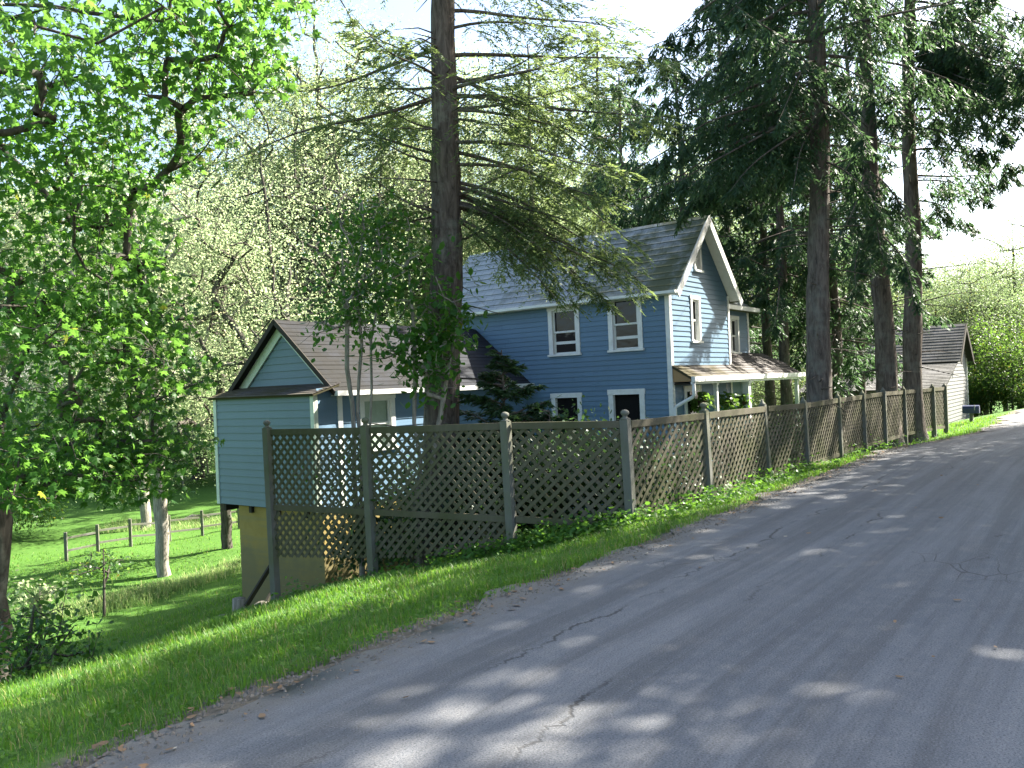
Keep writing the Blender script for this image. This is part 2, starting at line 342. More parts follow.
# ------------------------------------------------------------------ building pieces
BR = np.random.default_rng(11)
def courses(mb, O, U, V, N, v0, v1, span, pitch, tb, tt, openings=(), jit=.0):
    """rows of lapped boards or shingles on a plane; span(v) -> (a, b); openings (u0,u1,v0,v1)"""
    O, U, V, N = (np.asarray(q, float) for q in (O, U, V, N))
    v = v0
    while v < v1 - 1e-6:
        top = min(v + pitch, v1); cuts = sorted({v, top, *[c for o in openings for c in o[2:] if v < c < top]})
        j0 = BR.normal(0, jit) if jit else 0
        for p0, p1 in zip(cuts[:-1], cuts[1:]):
            (a0, b0), (a1, b1) = span(p0), span(p1); mid = (p0+p1)/2
            segs = [(a0, b0, a1, b1)]
            for o in openings:
                if o[2] < mid < o[3]:
                    ns = []
                    for s in segs:
                        if o[0] > max(s[0], s[2]) and o[1] < min(s[1], s[3]): ns += [(s[0], o[0], s[2], o[0]), (o[1], s[1], o[1], s[3])]
                        elif o[1] <= min(s[0], s[2]) or o[0] >= max(s[1], s[3]): ns.append(s)
                        else: ns.append((s[0], max(s[0], o[0]), s[2], max(s[2], o[0])) if o[0] > s[0] else (min(o[1], s[1]), s[1], min(o[1], s[3]), s[3]))
                    segs = ns
            t0 = tb + (tt-tb)*(p0-v)/pitch; t1 = tb + (tt-tb)*(p1-v)/pitch
            if not jit and top-v < .2:
                ns = []
                for s in segs:
                    while s[1]-s[0] > 3.4 and abs(s[0]-s[2]) < .3:
                        k_ = s[0] + np.random.default_rng(abs(int(v*1000)+int(s[0]*37))).uniform(1.3, 3.0); ns.append((s[0], k_-.002, s[2], k_-.002)); s = (k_+.002, s[1], k_+.002, s[3])
                    ns.append(s)
                segs = ns
            for s in segs:
                if s[1]-s[0] < .004 and s[3]-s[2] < .004: continue
                q0 = p0 + (j0 if p0 == v else 0)
                nseg = max(1, int((s[1]-s[0])/1.2)) if jit else 1
                fr = np.linspace(0, 1, nseg+1)
                lo = [s[0] + (s[1]-s[0])*f_ for f_ in fr]; hi = [s[2] + (s[3]-s[2])*f_ for f_ in fr]
                vs = []; uvv = []
                for a, b in zip(lo, hi):
                    jj = BR.normal(0, jit) if jit else 0
                    for (uu, vv, tt_) in ((a, q0+jj, 0), (a, q0+jj, t0), (b, p1, t1)):
                        vs.append(O + U*uu + V*vv + N*tt_); uvv.append((uu+20, vv+20))
                fc = []
                for i_ in range(nseg):
                    b_ = 3*i_; fc += [(b_+1, b_+4, b_+5, b_+2), (b_, b_+3, b_+4, b_+1)]
                mb.add(vs, fc, uvv); e = 3*nseg
                mb.f.append(np.array([(0, 1, 2), (e, e+2, e+1)]) + mb.n - len(vs))
        v = top
def window(par, O, U, N, u0, u1, z0, z1, cas=.11, sash=True, pane='glass', curtain=False, name='window'):
    O = np.asarray(O, float); a, b = u0+cas, u1-cas; c, d = z0+cas*.7, z1-cas
    m = MB()
    m.box(O, U, UP, N, u0, a, z0+.05, d, -.08, .035); m.box(O, U, UP, N, b, u1, z0+.05, d, -.08, .035)
    m.box(O, U, UP, N, u0-.02, u1+.02, d, z1, -.08, .04)
    wn = m.build(name, M['trim'], par)
    s = MB(); s.box(O, U, UP, N, u0-.03, u1+.03, z0, z0+.05, -.08, .07); s.build('sill', M['trim'], wn)
    e = z0+.05; mid = (e+d)/2
    if sash:
        f = MB(); t = .045
        for (q0, q1, nn) in ((e, mid+.02, -.05), (mid-.02, d, -.02)):
            f.box(O, U, UP, N, a, a+t, q0, q1, nn-.03, nn); f.box(O, U, UP, N, b-t, b, q0, q1, nn-.03, nn)
            f.box(O, U, UP, N, a+t, b-t, q0, q0+t, nn-.03, nn); f.box(O, U, UP, N, a+t, b-t, q1-t, q1, nn-.03, nn)
        f.build('sash', M['trim'], wn)
    p = MB(); p.box(O, U, UP, N, a, b, e, d, -.078, -.066); p.build('pane', M[pane], wn)
    if curtain:
        k = MB(); k.box(O, U, UP, N, a+.05, b-.05, e+.25, e+.32, -.064, -.06); k.build('muntin', M['trim'], wn)
    return wn

def boards(par, name, mat, *bx):
    for a in bx: m = MB(); m.box(*a); m.build(name, mat, par)
hb = empty('house', 'blue clapboard farmhouse with slate roof and low teal side room behind the lattice fence', 'house')
YC = 18.9; a0, _ = ray(668, 286); C = np.array((a0*YC, YC, 0.)); zE = on(668, 286, C, E1)[1]
nF, nG = -E2, -E1                                     # outward normals of the street-end facade and the road-side gable
tL = 7.0; sR = on(729, 330, C, E2)[0]; zB = -1.9
_, zR = on(697, 219, C + E2*sR/2 - E1*.0, E1); 
win = []
for (x0, x1, y0, y1, xm, cas, sash) in ((549, 580, 305, 356, 564, .12, True), (608.5, 642.5, 293.5, 351.5, 625, .12, True), (553, 583, 393, 455, 568, .12, False), (610, 646, 389, 455, 628, .13, False)):
    ta = on(x1, (y0+y1)/2, C, E1)[0]; tb = on(x0, (y0+y1)/2, C, E1)[0]; zt = on(xm, y0, C, E1)[1]; zb = on(xm, y1, C, E1)[1]
    win.append((ta, tb, max(zb, zt-1.45), min(zt, zE-.06), cas, sash))
m = MB(); courses(m, C, E1, UP, nF, zB, zE, lambda v: (.09, tL), .122, .018, .001, [(a+.03, b-.03, c+.02, d-.02) for a, b, c, d, _, _ in win])
m.build('wall', M['blue'], hb)
for a, b, c, d, cas, sash in win: window(hb, C, E1, nF, a, b, c, d, cas, sash, 'glass' if sash else 'dark', sash)
m = MB(); gw = []
for (x0, x1, y0, y1) in ((693.2, 700.5, 243, 272), (690.3, 699.8, 296, 343)):
    s0, s1 = on(x0, (y0+y1)/2, C, E2)[0], on(x1, (y0+y1)/2, C, E2)[0]; xm = (x0+x1)/2
    gw.append((s0, s1, on(xm, y1, C, E2)[1], on(xm, y0, C, E2)[1]))
zR0 = zR
def gspan(v):
    if v <= zE: return (.09, sR-.09)
    k = (v-zE)/(zR0-zE)*sR/2; return (k, sR-k) if k < sR/2 else (sR/2, sR/2)
courses(m, C, E2, UP, nG, zB, zR0-.02, gspan, .122, .018, .001, [(a+.03, b-.03, c+.02, d-.02) for a, b, c, d in gw])
m.build('wall', M['blue'], hb)
for a, b, c, d in gw: window(hb, C, E2, nG, a, b, c, d, .09, True)
# inner shell so nothing shows through
m = MB(); m.box(C, E1, E2, UP, .1, tL-.1, .1, sR-.1, zB, zE-.05); m.build('interior', M['dark'], hb)
boards(hb, 'corner_board', M['trim'], (C, E1, UP, nF, -.026, .09, zB, zE-.02, -.02, .028), (C, E2, UP, nG, 0, .09, zB, zE-.02, 0, .026), (C, E2, UP, nG, sR-.09, sR+.02, zB, zE-.02, -.02, .028))
# roof of the main block
def slope_roof(par, A, U, dirIn, L, run, rise, mat, pitch, over=.3, eave=.28, name='roof', sides=(1, 1), jit=.008):
    """A: point on the wall top below the eave line; dirIn: horizontal direction up the slope"""
    sl = math.hypot(run, rise); V = (np.asarray(dirIn)*run + UP*rise)/sl; N = np.cross(U, V); N = N if N[2] > 0 else -N
    e = eave; m = MB(); O = np.asarray(A) - V*e + N*.055
    courses(m, O, U, V, N, 0, sl+e, lambda v: (-over*sides[0], L+over*sides[1]), pitch, .007 if mat is M['asph'] else .015, .002, jit=jit)
    m.box(O, U, V, N, -over*sides[0]+.004, L+over*sides[1]-.004, .012, sl+e-.004, -.05, -.003)
    return m.build(name, mat, par), O, V, N, sl+e
rise = zR0 - zE; run = sR/2
rf, O1, V1, N1, SL1 = slope_roof(hb, C + UP*zE, E1, E2, tL, run, rise, M['slate'], .24)
slope_roof(hb, C + E2*sR + UP*zE, E1, -E2, tL, run, rise, M['slate'], .2)
m = MB()   # rake boards, eave gutter
for (A, dr) in ((C, E2), (C + E2*sR, -E2)):
    V = (dr*run + UP*rise); sl = np.linalg.norm(V); V /= sl; N = np.cross(E1, V); N = N if N[2] > 0 else -N
    m.box(A + UP*zE - E1*.3, E1, V, N, -.03, .0, -.28, sl+.02, -.13, .05)
    m.box(A + UP*zE, E1, V, N, -.29, -.012, -.2, sl-.01, -.02, -.006)
m.build('rake_board', M['trim'], hb)
m = MB(); Gp = C + UP*(zE-.2) - E2*.26
m.box(Gp, E1, UP, nF, -.32, tL+.3, .0, .065, -.02, .07); m.box(Gp, E1, UP, -nF, -.28, tL+.28, -.015, 0, .02, .25)
m.build('gutter', M['trim'], hb)
# rear wing set back from the gable, with its own roof
WB = C + E2*sR + E1*.6; s0, _ = on(748, 330, WB, E2); zW = on(747, 309, WB + E2*s0, E2)[1]
ww = (on(729.8, 335, WB, E2)[0], on(738.4, 335, WB, E2)[0], on(734, 354, WB, E2)[1], on(734, 316, WB, E2)[1])
m = MB(); courses(m, WB, E2, UP, nG, zB, zW, lambda v: (0, s0), .122, .018, .001, [(ww[0]+.03, ww[1]-.03, ww[2]+.02, ww[3]-.02)])
courses(m, WB + E2*s0, E1, UP, E2, zB, zW, lambda v: (0, 4), .122, .018, .001); m.build('wall', M['blue'], hb)
window(hb, WB, E2, nG, *ww, .1, True)
m = MB(); m.box(WB, E2, E1, UP, .05, s0-.05, .1, 4, zB, zW-.05); m.build('interior', M['dark'], hb)
slope_roof(hb, WB + UP*zW, E2, E1, s0, 1.6, 1.15, M['slate'], .2, .25, .3, 'roof', (0, 1))
boards(hb, 'corner_board', M['trim'], (WB, E2, UP, nG, s0-.09, s0+.025, zB, zW-.03, -.02, .03)); boards(hb, 'gutter', M['trim'], (WB + UP*zW, E2, UP, nG, .02, s0+.25, -.12, .0, .2, .3))
# chimney
# porch along the gable
sP = on(802, 372, C - E1*.5, E2)[0]; zP = on(745, 376.5, C - E1*.5, E2)[1]; zA = on(700, 366, C, E2)[1]
pr = MB(); slp = zA - zP; runp = .5
V = (E1*runp + UP*slp); V /= np.linalg.norm(V); N = np.cross(V, E2); N = N if N[2] > 0 else -N
L1 = math.hypot(runp, slp); k6 = 1.1/runp
Op = C - E1*runp + UP*(zP+.03)
courses(pr, Op, E2, V, N, 0, L1-.03, lambda v: (-.02, sP), .13, .014, .002, jit=.005)
courses(pr, Op + V*(L1-.03), E2, V, N, 0, L1*1.2, lambda v: (sR+.02, s0+sR+1.6 - v*.9), .13, .014, .002, jit=.005)
pr.box(Op, E2, V, N, -.015, sP-.005, .01, L1-.03, -.05, -.003); pr.box(Op, E2, V, N, sR+.025, s0+sR+.5, L1-.03, L1*2.1, -.05, -.004)
po = pr.build('porch_roof', M['brownsh'], hb)
m = MB(); m.box(Op, E2, UP, -E1, -.04, sP+.04, -.10, .02, .0, .09); m.box(Op, E2, UP, -E1, -.02, sP, -.16, -.10, -.03, .02); m.build('gutter', M['trim'], po)
m = MB(); m.add([C - E1*.47 + UP*(zP-.06) - E2*.0, C - E1*.03 + UP*(zP-.06), C - E1*.03 + UP*(zA-.03), C - E1*.47 + UP*(zP+.0),
                 C - E1*.47 + UP*(zP-.06) + E2*.03, C - E1*.03 + UP*(zP-.06) + E2*.03, C - E1*.03 + UP*(zA-.03) + E2*.03, C - E1*.47 + UP*(zP+.0) + E2*.03],
        [(0, 1, 2, 3), (7, 6, 5, 4), (0, 3, 7, 4), (1, 5, 6, 2), (2, 6, 7, 3), (0, 4, 5, 1)]); m.build('gable_board', M['rawwood'], po)
m = MB(); m.box(C, E2, E1, UP, .05, sP, -.44, .55, zP-.13, zP-.1); m.build('ceiling_board', M['darkwood'], po)
for px, wd in ((716, .09), (747, .16), (797, .1)):
    s_ = on(px, 395, C - E1*.42, E2)[0]; m = MB(); B = C - E1*.42 + E2*s_
    m.box(B, E2, E1, UP, -wd/2, wd/2, -wd/2, wd/2, zB+.3, zP-.17); m.box(B, E2, E1, UP, -wd*.7, wd*.7, -wd*.7, wd*.7, zP-.17, zP-.11); m.build('porch_post', M['trim'], po)
m = MB(); m.box(C - E1*.5, E2, E1, UP, -.02, sP, 0, 1.1, zB, zB+.35); m.build('porch_floor', M['darkwood'], hb)
m = MB(); dp = C - E1*.52 + E2*.03
m.tube([dp + UP*(zP-.05), dp + UP*(zP-.36), dp + UP*(zP-.42) + E1*.04, C - E1*.08 + UP*(zP-.62) + E2*.0, C - E1*.06 + UP*(zP-.68) - E2*.02, C - E1*.06 + UP*(zB+.3) - E2*.02], .042, 8); m.build('downspout', M['trim'], hb, True)
# doors under the porch
m = MB(); m.box(C, E2, UP, nG, .55, 1.5, zB+.35, zP-.16, .022, .05); d_ = m.build('door', M['trim'], hb)
m = MB(); m.box(C, E2, UP, nG, .68, 1.37, zB+1.1, zP-.3, .05, .056); m.build('pane', M['glass'], d_)
# annex: bump-out side room, annex body with ridge running to the main block
YS = 17.8; a0, b0 = ray(214.5, 398); PL = np.array((a0*YS, YS, 0.)); FU = -E1                  # along the front, left to right
WF = on(313.5, 397, PL, FU)[0]; zT = CZ + b0*YS; zK = on(220, 503, PL, FU)[1]; PR = PL + FU*WF
GS = .62
m = MB(); courses(m, PL, FU, UP, nF, zK, zT, lambda v: (.08, WF-.08), .152, .02, .001); m.build('wall', M['teal'], hb)
m = MB(); courses(m, PR, E2, UP, -E1, zK, zT+.1, lambda v: (.06, GS+.1), .13, .02, .003); m.build('wall', M['blue'], hb)
boards(hb, 'corner_board', M['creamtrim'], (PL, FU, UP, nF, -.02, .08, zK-.01, zT, -.02, .03), (PL, FU, UP, nF, WF-.08, WF+.024, zK-.01, zT, -.02, .03), (PR, E2, UP, -E1, .004, .07, zK-.01, zT, 0, .028), (PL, FU, UP, nF, -.02, 0, zK, zT, -.75, -.02))
m = MB(); m.box(PL, FU, E2, UP, .03, WF-.03, .03, GS+.5, zK-.02, zT); m.build('floor_slab', M['darkwood'], hb)
AL = PL + E2*GS; AR = PR + E2*GS
zg = on(283, 390, AL, FU)[1] - .12; pk = on(281.5, 318, AL, FU); zPk = pk[1] - .1; zEa = zT + .12
LA = float((C - AL) @ E2)
hw = WF/2
def aspan(v):
    k = max(0, (v-zEa)/(zPk-zEa)*hw); return (min(k, hw), max(WF-k, hw))
m = MB(); courses(m, AL, FU, UP, nF, zT+.05, zPk-.03, aspan, .152, .02, .001); m.build('wall', M['teal'], hb)
wz = on(376, 393, AR, E2)[1]
aw = (on(359, 405, AR, E2)[0], on(394, 405, AR, E2)[0], wz-1.2, wz)
m = MB(); courses(m, AR, E2, UP, -E1, zK, zEa, lambda v: (.02, LA), .152, .018, .001, [(aw[0]+.03, aw[1]-.03, aw[2]+.02, aw[3]-.02)]); m.build('wall', M['blue'], hb)
window(hb, AR, E2, -E1, *aw, .12, True, 'curtain', True)
m = MB(); m.box(AR, E2, UP, -E1, -.05, .07, zK, zEa-.03, .01, .035); m.build('corner_board', M['trim'], hb)
m = MB(); m.box(AL, FU, E2, UP, .13, WF-.13, .1, LA-.05, zK-.05, zEa-.05); m.build('interior', M['dark'], hb)
# pent roof over the bump-out
m = MB(); V = E2*GS + UP*.17; V /= np.linalg.norm(V); N = np.cross(FU, V)
Oq = PL + UP*(zT+.03) - V*.12
courses(m, Oq, FU, V, N, 0, .12+math.hypot(GS, .17)-.02, lambda v: (-.1, WF+.12), .12, .014, .002, jit=.006); m.box(Oq, FU, V, N, -.09, WF+.11, .008, .7, -.045, -.003)
m.build('pent_roof', M['brownsh'], hb)
ra = zPk - zEa
slope_roof(hb, AR + UP*zEa, E2, E1, LA-.03, hw, ra, M['asph'], .14, .22, .22, 'roof', (1, 0))
slope_roof(hb, AL + UP*zEa, E2, FU, LA-.03, hw, ra, M['asph'], .14, .22, .22, 'roof', (1, 0))
m = MB(); m2 = MB()
for (A, dr) in ((AL, FU), (AR, -FU)):
    V = (dr*hw + UP*ra); sl = np.linalg.norm(V); V /= sl; N = np.cross(E2, V); N = N if N[2] > 0 else -N
    m.box(A + UP*zEa - E2*.03, E2, V, N, -.03, 0, -.12, sl-.03, -.2, -.0)
    m2.box(A + UP*zEa - E2*.22, E2, V, N, -.025, 0, -.22, sl+.03, -.04, .06)
m.build('rake_board', M['creamtrim'], hb); m2.build('rake_edge', M['darkwood'], hb)
m = MB(); gq = AR - E1*.2 + UP*(zEa-.16); m.box(gq, E2, UP, -E1, -.24, LA, -.02, .08, -.03, .07); m.box(gq, E2, UP, E1, -.2, LA, -.02, -.005, .03, .2); m.build('gutter', M['trim'], hb)
# foundation
m = MB(); fb = PL + E2*.12
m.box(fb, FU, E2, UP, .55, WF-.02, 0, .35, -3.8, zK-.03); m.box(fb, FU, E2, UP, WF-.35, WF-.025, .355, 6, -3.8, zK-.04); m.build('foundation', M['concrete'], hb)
m = MB()
for u_ in (.1, 1.0, 1.9, 2.8): m = MB(); m.box(PL, FU, E2, UP, u_, u_+.09, .05, .6, zK-.16, zK-.025); m.build('floor_joist', M['darkwood'], hb)

# ------------------------------------------------------------------ lattice fences
def lattice(mb, A, B, zb0, zb1, H, pitch=.150, wl=.047):
    """diagonal laths between two posts; A,B ground points, bottom line zb0..zb1, height H"""
    d = np.array((B[0]-A[0], B[1]-A[1], 0.)); L = np.linalg.norm(d); d /= L; n = np.array((d[1], -d[0], 0)); sl = (zb1-zb0)/L
    pt = lambda u, v, o: np.array((A[0], A[1], zb0)) + d*u + UP*(v + sl*u) + n*o
    for sgn, o in ((1, .007), (-1, -.007)):
        c = -H if sgn == 1 else 0.
        c += BR.uniform(0, pitch)
        while c < (L if sgn == 1 else L+H):
            # v = sgn*(u - c)
            us = sorted((max(0, c if sgn == 1 else c-H), min(L, c+H if sgn == 1 else c)))
            if sgn == 1: u0, u1 = max(0, c), min(L, c+H)
            else: u0, u1 = max(0, c-H), min(L, c)
            if u1-u0 > .03:
                p, q_ = pt(u0, sgn*(u0-c), o), pt(u1, sgn*(u1-c), o)
                mb.beam(p, q_, .0065, wl*BR.uniform(.92, 1.05), up=np.cross(q_-p, n))
            c += pitch*BR.uniform(.985, 1.015)
def post(par, p, z0, z1, w=.105, finial='ball', lean=(0, 0)):
    m = MB(); d = np.array((lean[0], lean[1], 0)); b = np.array((p[0], p[1], z0)); t = np.array((p[0], p[1], z1)) + d
    m.beam(b, t, w, w, up=np.array((.55, .83, 0.))); o = m.build('post', M['post'], par)
    m = MB()
    if finial == 'ball': m.lathe(t, [(0, .062), (.012, .062), (.018, .035), (.045, .03), (.055, .045), (.075, .056), (.1, .052), (.118, .03), (.125, .0)])
    else: m.lathe(t, [(0, .06), (.015, .06), (.03, .04), (.09, .012), (.1, 0)], 8)
    m.build('finial', M['post'], o, True)
def gz_at(p): return float(hgt(np.array([p[0]]), np.array([p[1]]))[0])
fl = empty('lattice_fence', 'tall two tier lattice fence stepping down the grass bank before the side room', 'fence')
pp = [P(272, 500, 12.8), P(370.5, 500, 11.7), P(510, 480, 10.8), P(629.5, 470, 10.5)]
tops = [P(267, 428, 12.8)[2], P(366.5, 426, 11.7)[2], P(508, 421, 10.8)[2], P(627, 419, 10.5)[2]]
FP = []; 
for px, by, tx, ty, Y in ((710, 503, 702, 411, 11.9), (769, 480, 760, 405, 13.8), (807.5, 469, 802, 402, 15.1), (840.5, 457, 837, 397, 16.8), (864.5, 449, 862, 394, 18.2), (885, 443.5, 883, 391, 19.4), (905, 437, 903, 389.5, 20.8), (934, 431, 932, 387, 22.3), (946, 429, 944.5, 386, 23.2)):
    FP.append((P(px, by, Y), P(tx, ty, Y)))
gr = 'posts and panels'
fr = empty('lattice_fence', 'long weathered lattice fence running along the road past the big tree trunks', 'fence')
bots = [P(281, 581, 12.8)[2], P(374, 573, 11.7)[2], P(513, 545, 10.8)[2], P(632, 525, 10.5)[2]]
for i in range(4): post(fl, pp[i], min(bots[i], gz_at(pp[i]))-.25, tops[i], .11, 'ball', (-.03, .0))
upz = [P(276, 507, 12.8)[2], P(370, 512, 11.7)[2], P(511, 519, 10.8)[2], P(630, 527, 10.5)[2]]
loz = [P(278, 556, 12.8)[2], P(372, 558, 11.7)[2], P(512, 552, 10.8)[2]]
def trim(A, B, g=.055):
    d = B[:2]-A[:2]; d = d/np.linalg.norm(d); return A[:2]+d*g, B[:2]-d*g
for i in range(3):
    A, B = trim(pp[i], pp[i+1]); t0, t1 = tops[i]-.01, tops[i+1]-.01
    m = MB(); lattice(m, A, B, upz[i]+.03, upz[i+1]+.03, (t0-.06-upz[i]-.03 + t1-.06-upz[i+1]-.03)/2); m.build('lattice_panel', M['wood'], fl)
    m = MB(); m.beam((*A, t0-.055), (*B, t1-.055), .05, .09); m.build('rail', M['wood'], fl)
    m = MB(); m.beam((*A, upz[i]), (*B, upz[i+1]), .05, .085); m.build('rail', M['wood'], fl)
    if i < 2:
        m = MB(); lattice(m, A, B, loz[i], loz[i+1], max(.3, (upz[i]-loz[i]+upz[i+1]-loz[i+1])/2-.03)); m.build('lattice_panel', M['wood'], fl)
# a loose lath hanging at the bottom
for i, (b, t) in enumerate(FP): post(fr, b, min(b[2], gz_at(b))-.25, t[2], .11 if i < 4 else .12, 'ball' if i == 0 else 'spike', ((t-b)[0]*.6, 0))
prev = (pp[3], tops[3])
for i, (b, t) in enumerate(FP):
    A, B = trim(prev[0], b); zt0, zt1 = prev[1]-.02, t[2]-.02
    zb0 = max(gz_at(A)+.06, (bots[3] if i == 0 else FP[i-1][0][2])+.05); zb1 = max(gz_at(B)+.05, b[2]+.04)
    m = MB(); lattice(m, A, B, zb0, zb1, (zt0-zb0+zt1-zb1)/2-.05); m.build('lattice_panel', M['wood'], fr)
    m = MB(); m.beam((*A, zt0-.05), (*B, zt1-.05), .05, .09); m.build('rail', M['wood'], fr)
    m = MB(); m.beam((*A, zb0+.02), (*B, zb1+.02), .04, .07); m.build('rail', M['wood'], fr)
    prev = (b, t[2])

# ------------------------------------------------------------------ barn and roadside box
YB = 30.; Bp = P(943, 430, YB); bz = Bp[2]-.5; Bp[2] = 0
bn = empty('barn', 'small weathered white barn with grey roof at the far end of the fence', 'barn')
s1, s2 = 3.0, 6.0; sm_ = 4.5
z_le = P(943, 388, YB)[2]; z_lt = on(955, 362, Bp, E2)[1]; z_me = on(957, 358, Bp, E2)[1] + .05; z_mr = on(964, 326, Bp, E2)[1]
WBn = 5.0
m = MB()
def bspan(v):
    if v < z_le: return (0, s2)
    if v < z_me: return (min(s1, (v-z_le)/(z_lt-z_le)*s1), s2)
    k = (v-z_me)/(z_mr-z_me); return (s1+(sm_-s1)*k, s2-(s2-sm_)*k)
courses(m, Bp, E2, UP, -E1, bz, z_mr-.03, bspan, .14, .02, .003); courses(m, Bp, E1, UP, nF, bz, z_le, lambda v: (0, WBn), .14, .02, .003)
courses(m, Bp + E2*s1, E1, UP, nF, z_lt, z_me, lambda v: (0, WBn), .14, .02, .003); m.build('wall', M['barnwall'], bn)
slope_roof(bn, Bp + UP*z_le, E1, E2, WBn, s1, z_lt-z_le, M['barnroof'], .18, .15, .2)
slope_roof(bn, Bp + E2*s1 + UP*z_me, E1, E2, WBn, sm_-s1, z_mr-z_me, M['barnroof'], .18, .25, .35)
slope_roof(bn, Bp + E2*s2 + UP*z_me, E1, -E2, WBn, s2-sm_, z_mr-z_me, M['barnroof'], .18, .25, .3)
boards(bn, 'corner_board', M['trim'], (Bp, E2, UP, -E1, -.02, .1, bz, z_le-.05, 0, .03), (Bp, E2, UP, -E1, s2-.1, s2+.02, bz, z_me-.05, 0, .03))
m = MB()
for (A, dr, rn) in ((Bp + E2*s1, E2, sm_-s1), (Bp + E2*s2, -E2, s2-sm_)):
    V = dr*rn + UP*(z_mr-z_me); sl = np.linalg.norm(V); V /= sl; N = np.cross(E1, V); N = N if N[2] > 0 else -N
    m.box(A + UP*z_me - E1*.25, E1, V, N, -.03, 0, -.3, sl+.02, -.16, .05)
m.build('rake_board', M['darkwood'], bn)
m = MB(); m.box(Bp, E1, E2, UP, .05, WBn, .05, s2-.05, bz, z_le-.05); m.build('interior', M['dark'], bn)
mp = P(971, 409.5, 26.5); mx = empty('mailbox', 'dark navy mailbox on a short post beside the white barn', 'mailbox', (0, 0, 0))
m = MB(); zz = mp[2]; hwid = .24
pr_ = [(-.1, -.12), (.1, -.12), (.1, .04), (.07, .11), (0, .14), (-.07, .11), (-.1, .04)]
fr0 = [mp + FU*(-hwid) + E2*a + UP*b for a, b in pr_]; fr1 = [mp + FU*hwid + E2*a + UP*b for a, b in pr_]; k_ = len(pr_)
m.add(fr0 + fr1, [(i, (i+1) % k_, k_+(i+1) % k_, k_+i) for i in range(k_)]); m.f.append(np.array([list(range(k_))[::-1]])); m.f.append(np.array([[k_+i for i in range(k_)]]))
m.build('box', M['navy'], mx)
m = MB(); m.box(mp, FU, E2, UP, -.05, .05, -.05, .05, gz_at(mp)-.3-mp[2], -.121); m.build('post', M['post'], mx)
m = MB(); m.box(mp, FU, E2, UP, .1, .13, -.125, -.103, -.02, .16); m.build('flag', M['metal'], mx)

# ------------------------------------------------------------------ plants
TPL = {
 'maple': np.array([(0,0,0),(.20,-.06,-.05),(.19,.10,-.04),(.52,.27,-.16),(.30,.36,-.08),(.40,.64,-.13),(.14,.54,-.03),(0,1,-.1),(-.14,.54,-.03),(-.40,.64,-.13),(-.30,.36,-.08),(-.52,.27,-.16),(-.19,.10,-.04),(-.20,-.06,-.05)]),
 'oval': np.array([(0,0,0),(.26,.3,-.08),(.22,.7,-.1),(0,1,-.08),(-.22,.7,-.1),(-.26,.3,-.08)]),
 'dia': np.array([(0,0,0),(.34,.45,-.12),(0,1,-.05),(-.34,.45,-.12)]),
 'nee': np.array([(0,0,0),(.13,.4,-.02),(0,1,-.04),(-.13,.4,-.02)]),
 'thin': np.array([(0,0,0),(.07,.4,-.01),(0,1,-.03),(-.07,.4,-.01)])}
def put(mb, pos, size, rng, shape, axis=None, tilt=(-70, 15), roll=35):
    n = len(pos); t = TPL[shape]
    if axis is None:
        ph = rng.uniform(0, 2*math.pi, n); e = np.radians(rng.uniform(*tilt, n))
        axis = np.c_[np.cos(ph)*np.cos(e), np.sin(ph)*np.cos(e), np.sin(e)]
    axis = axis/np.linalg.norm(axis, axis=1)[:, None]
    b = np.cross(axis, UP); ln = np.linalg.norm(b, axis=1)[:, None]; b = np.where(ln > 1e-3, b/np.maximum(ln, 1e-3), (1., 0, 0)); nn = np.cross(b, axis)
    ro = np.radians(rng.normal(0, roll, n))[:, None]; b2 = b*np.cos(ro) + nn*np.sin(ro); n2 = np.cross(b2, axis)
    V = pos[:, None] + np.asarray(size).reshape(-1, 1, 1)*(t[None, :, 0:1]*b2[:, None] + t[None, :, 1:2]*axis[:, None] + t[None, :, 2:3]*n2[:, None])
    k = len(t); mb.add(V, np.arange(n*k).reshape(n, k))
def ell(rng, c, r, n, shell=.45):
    d = rng.normal(size=(n, 3)); d /= np.linalg.norm(d, axis=1)[:, None]
    return np.asarray(c) + d*np.asarray(r)*(rng.uniform(0, 1, n)**shell)[:, None]
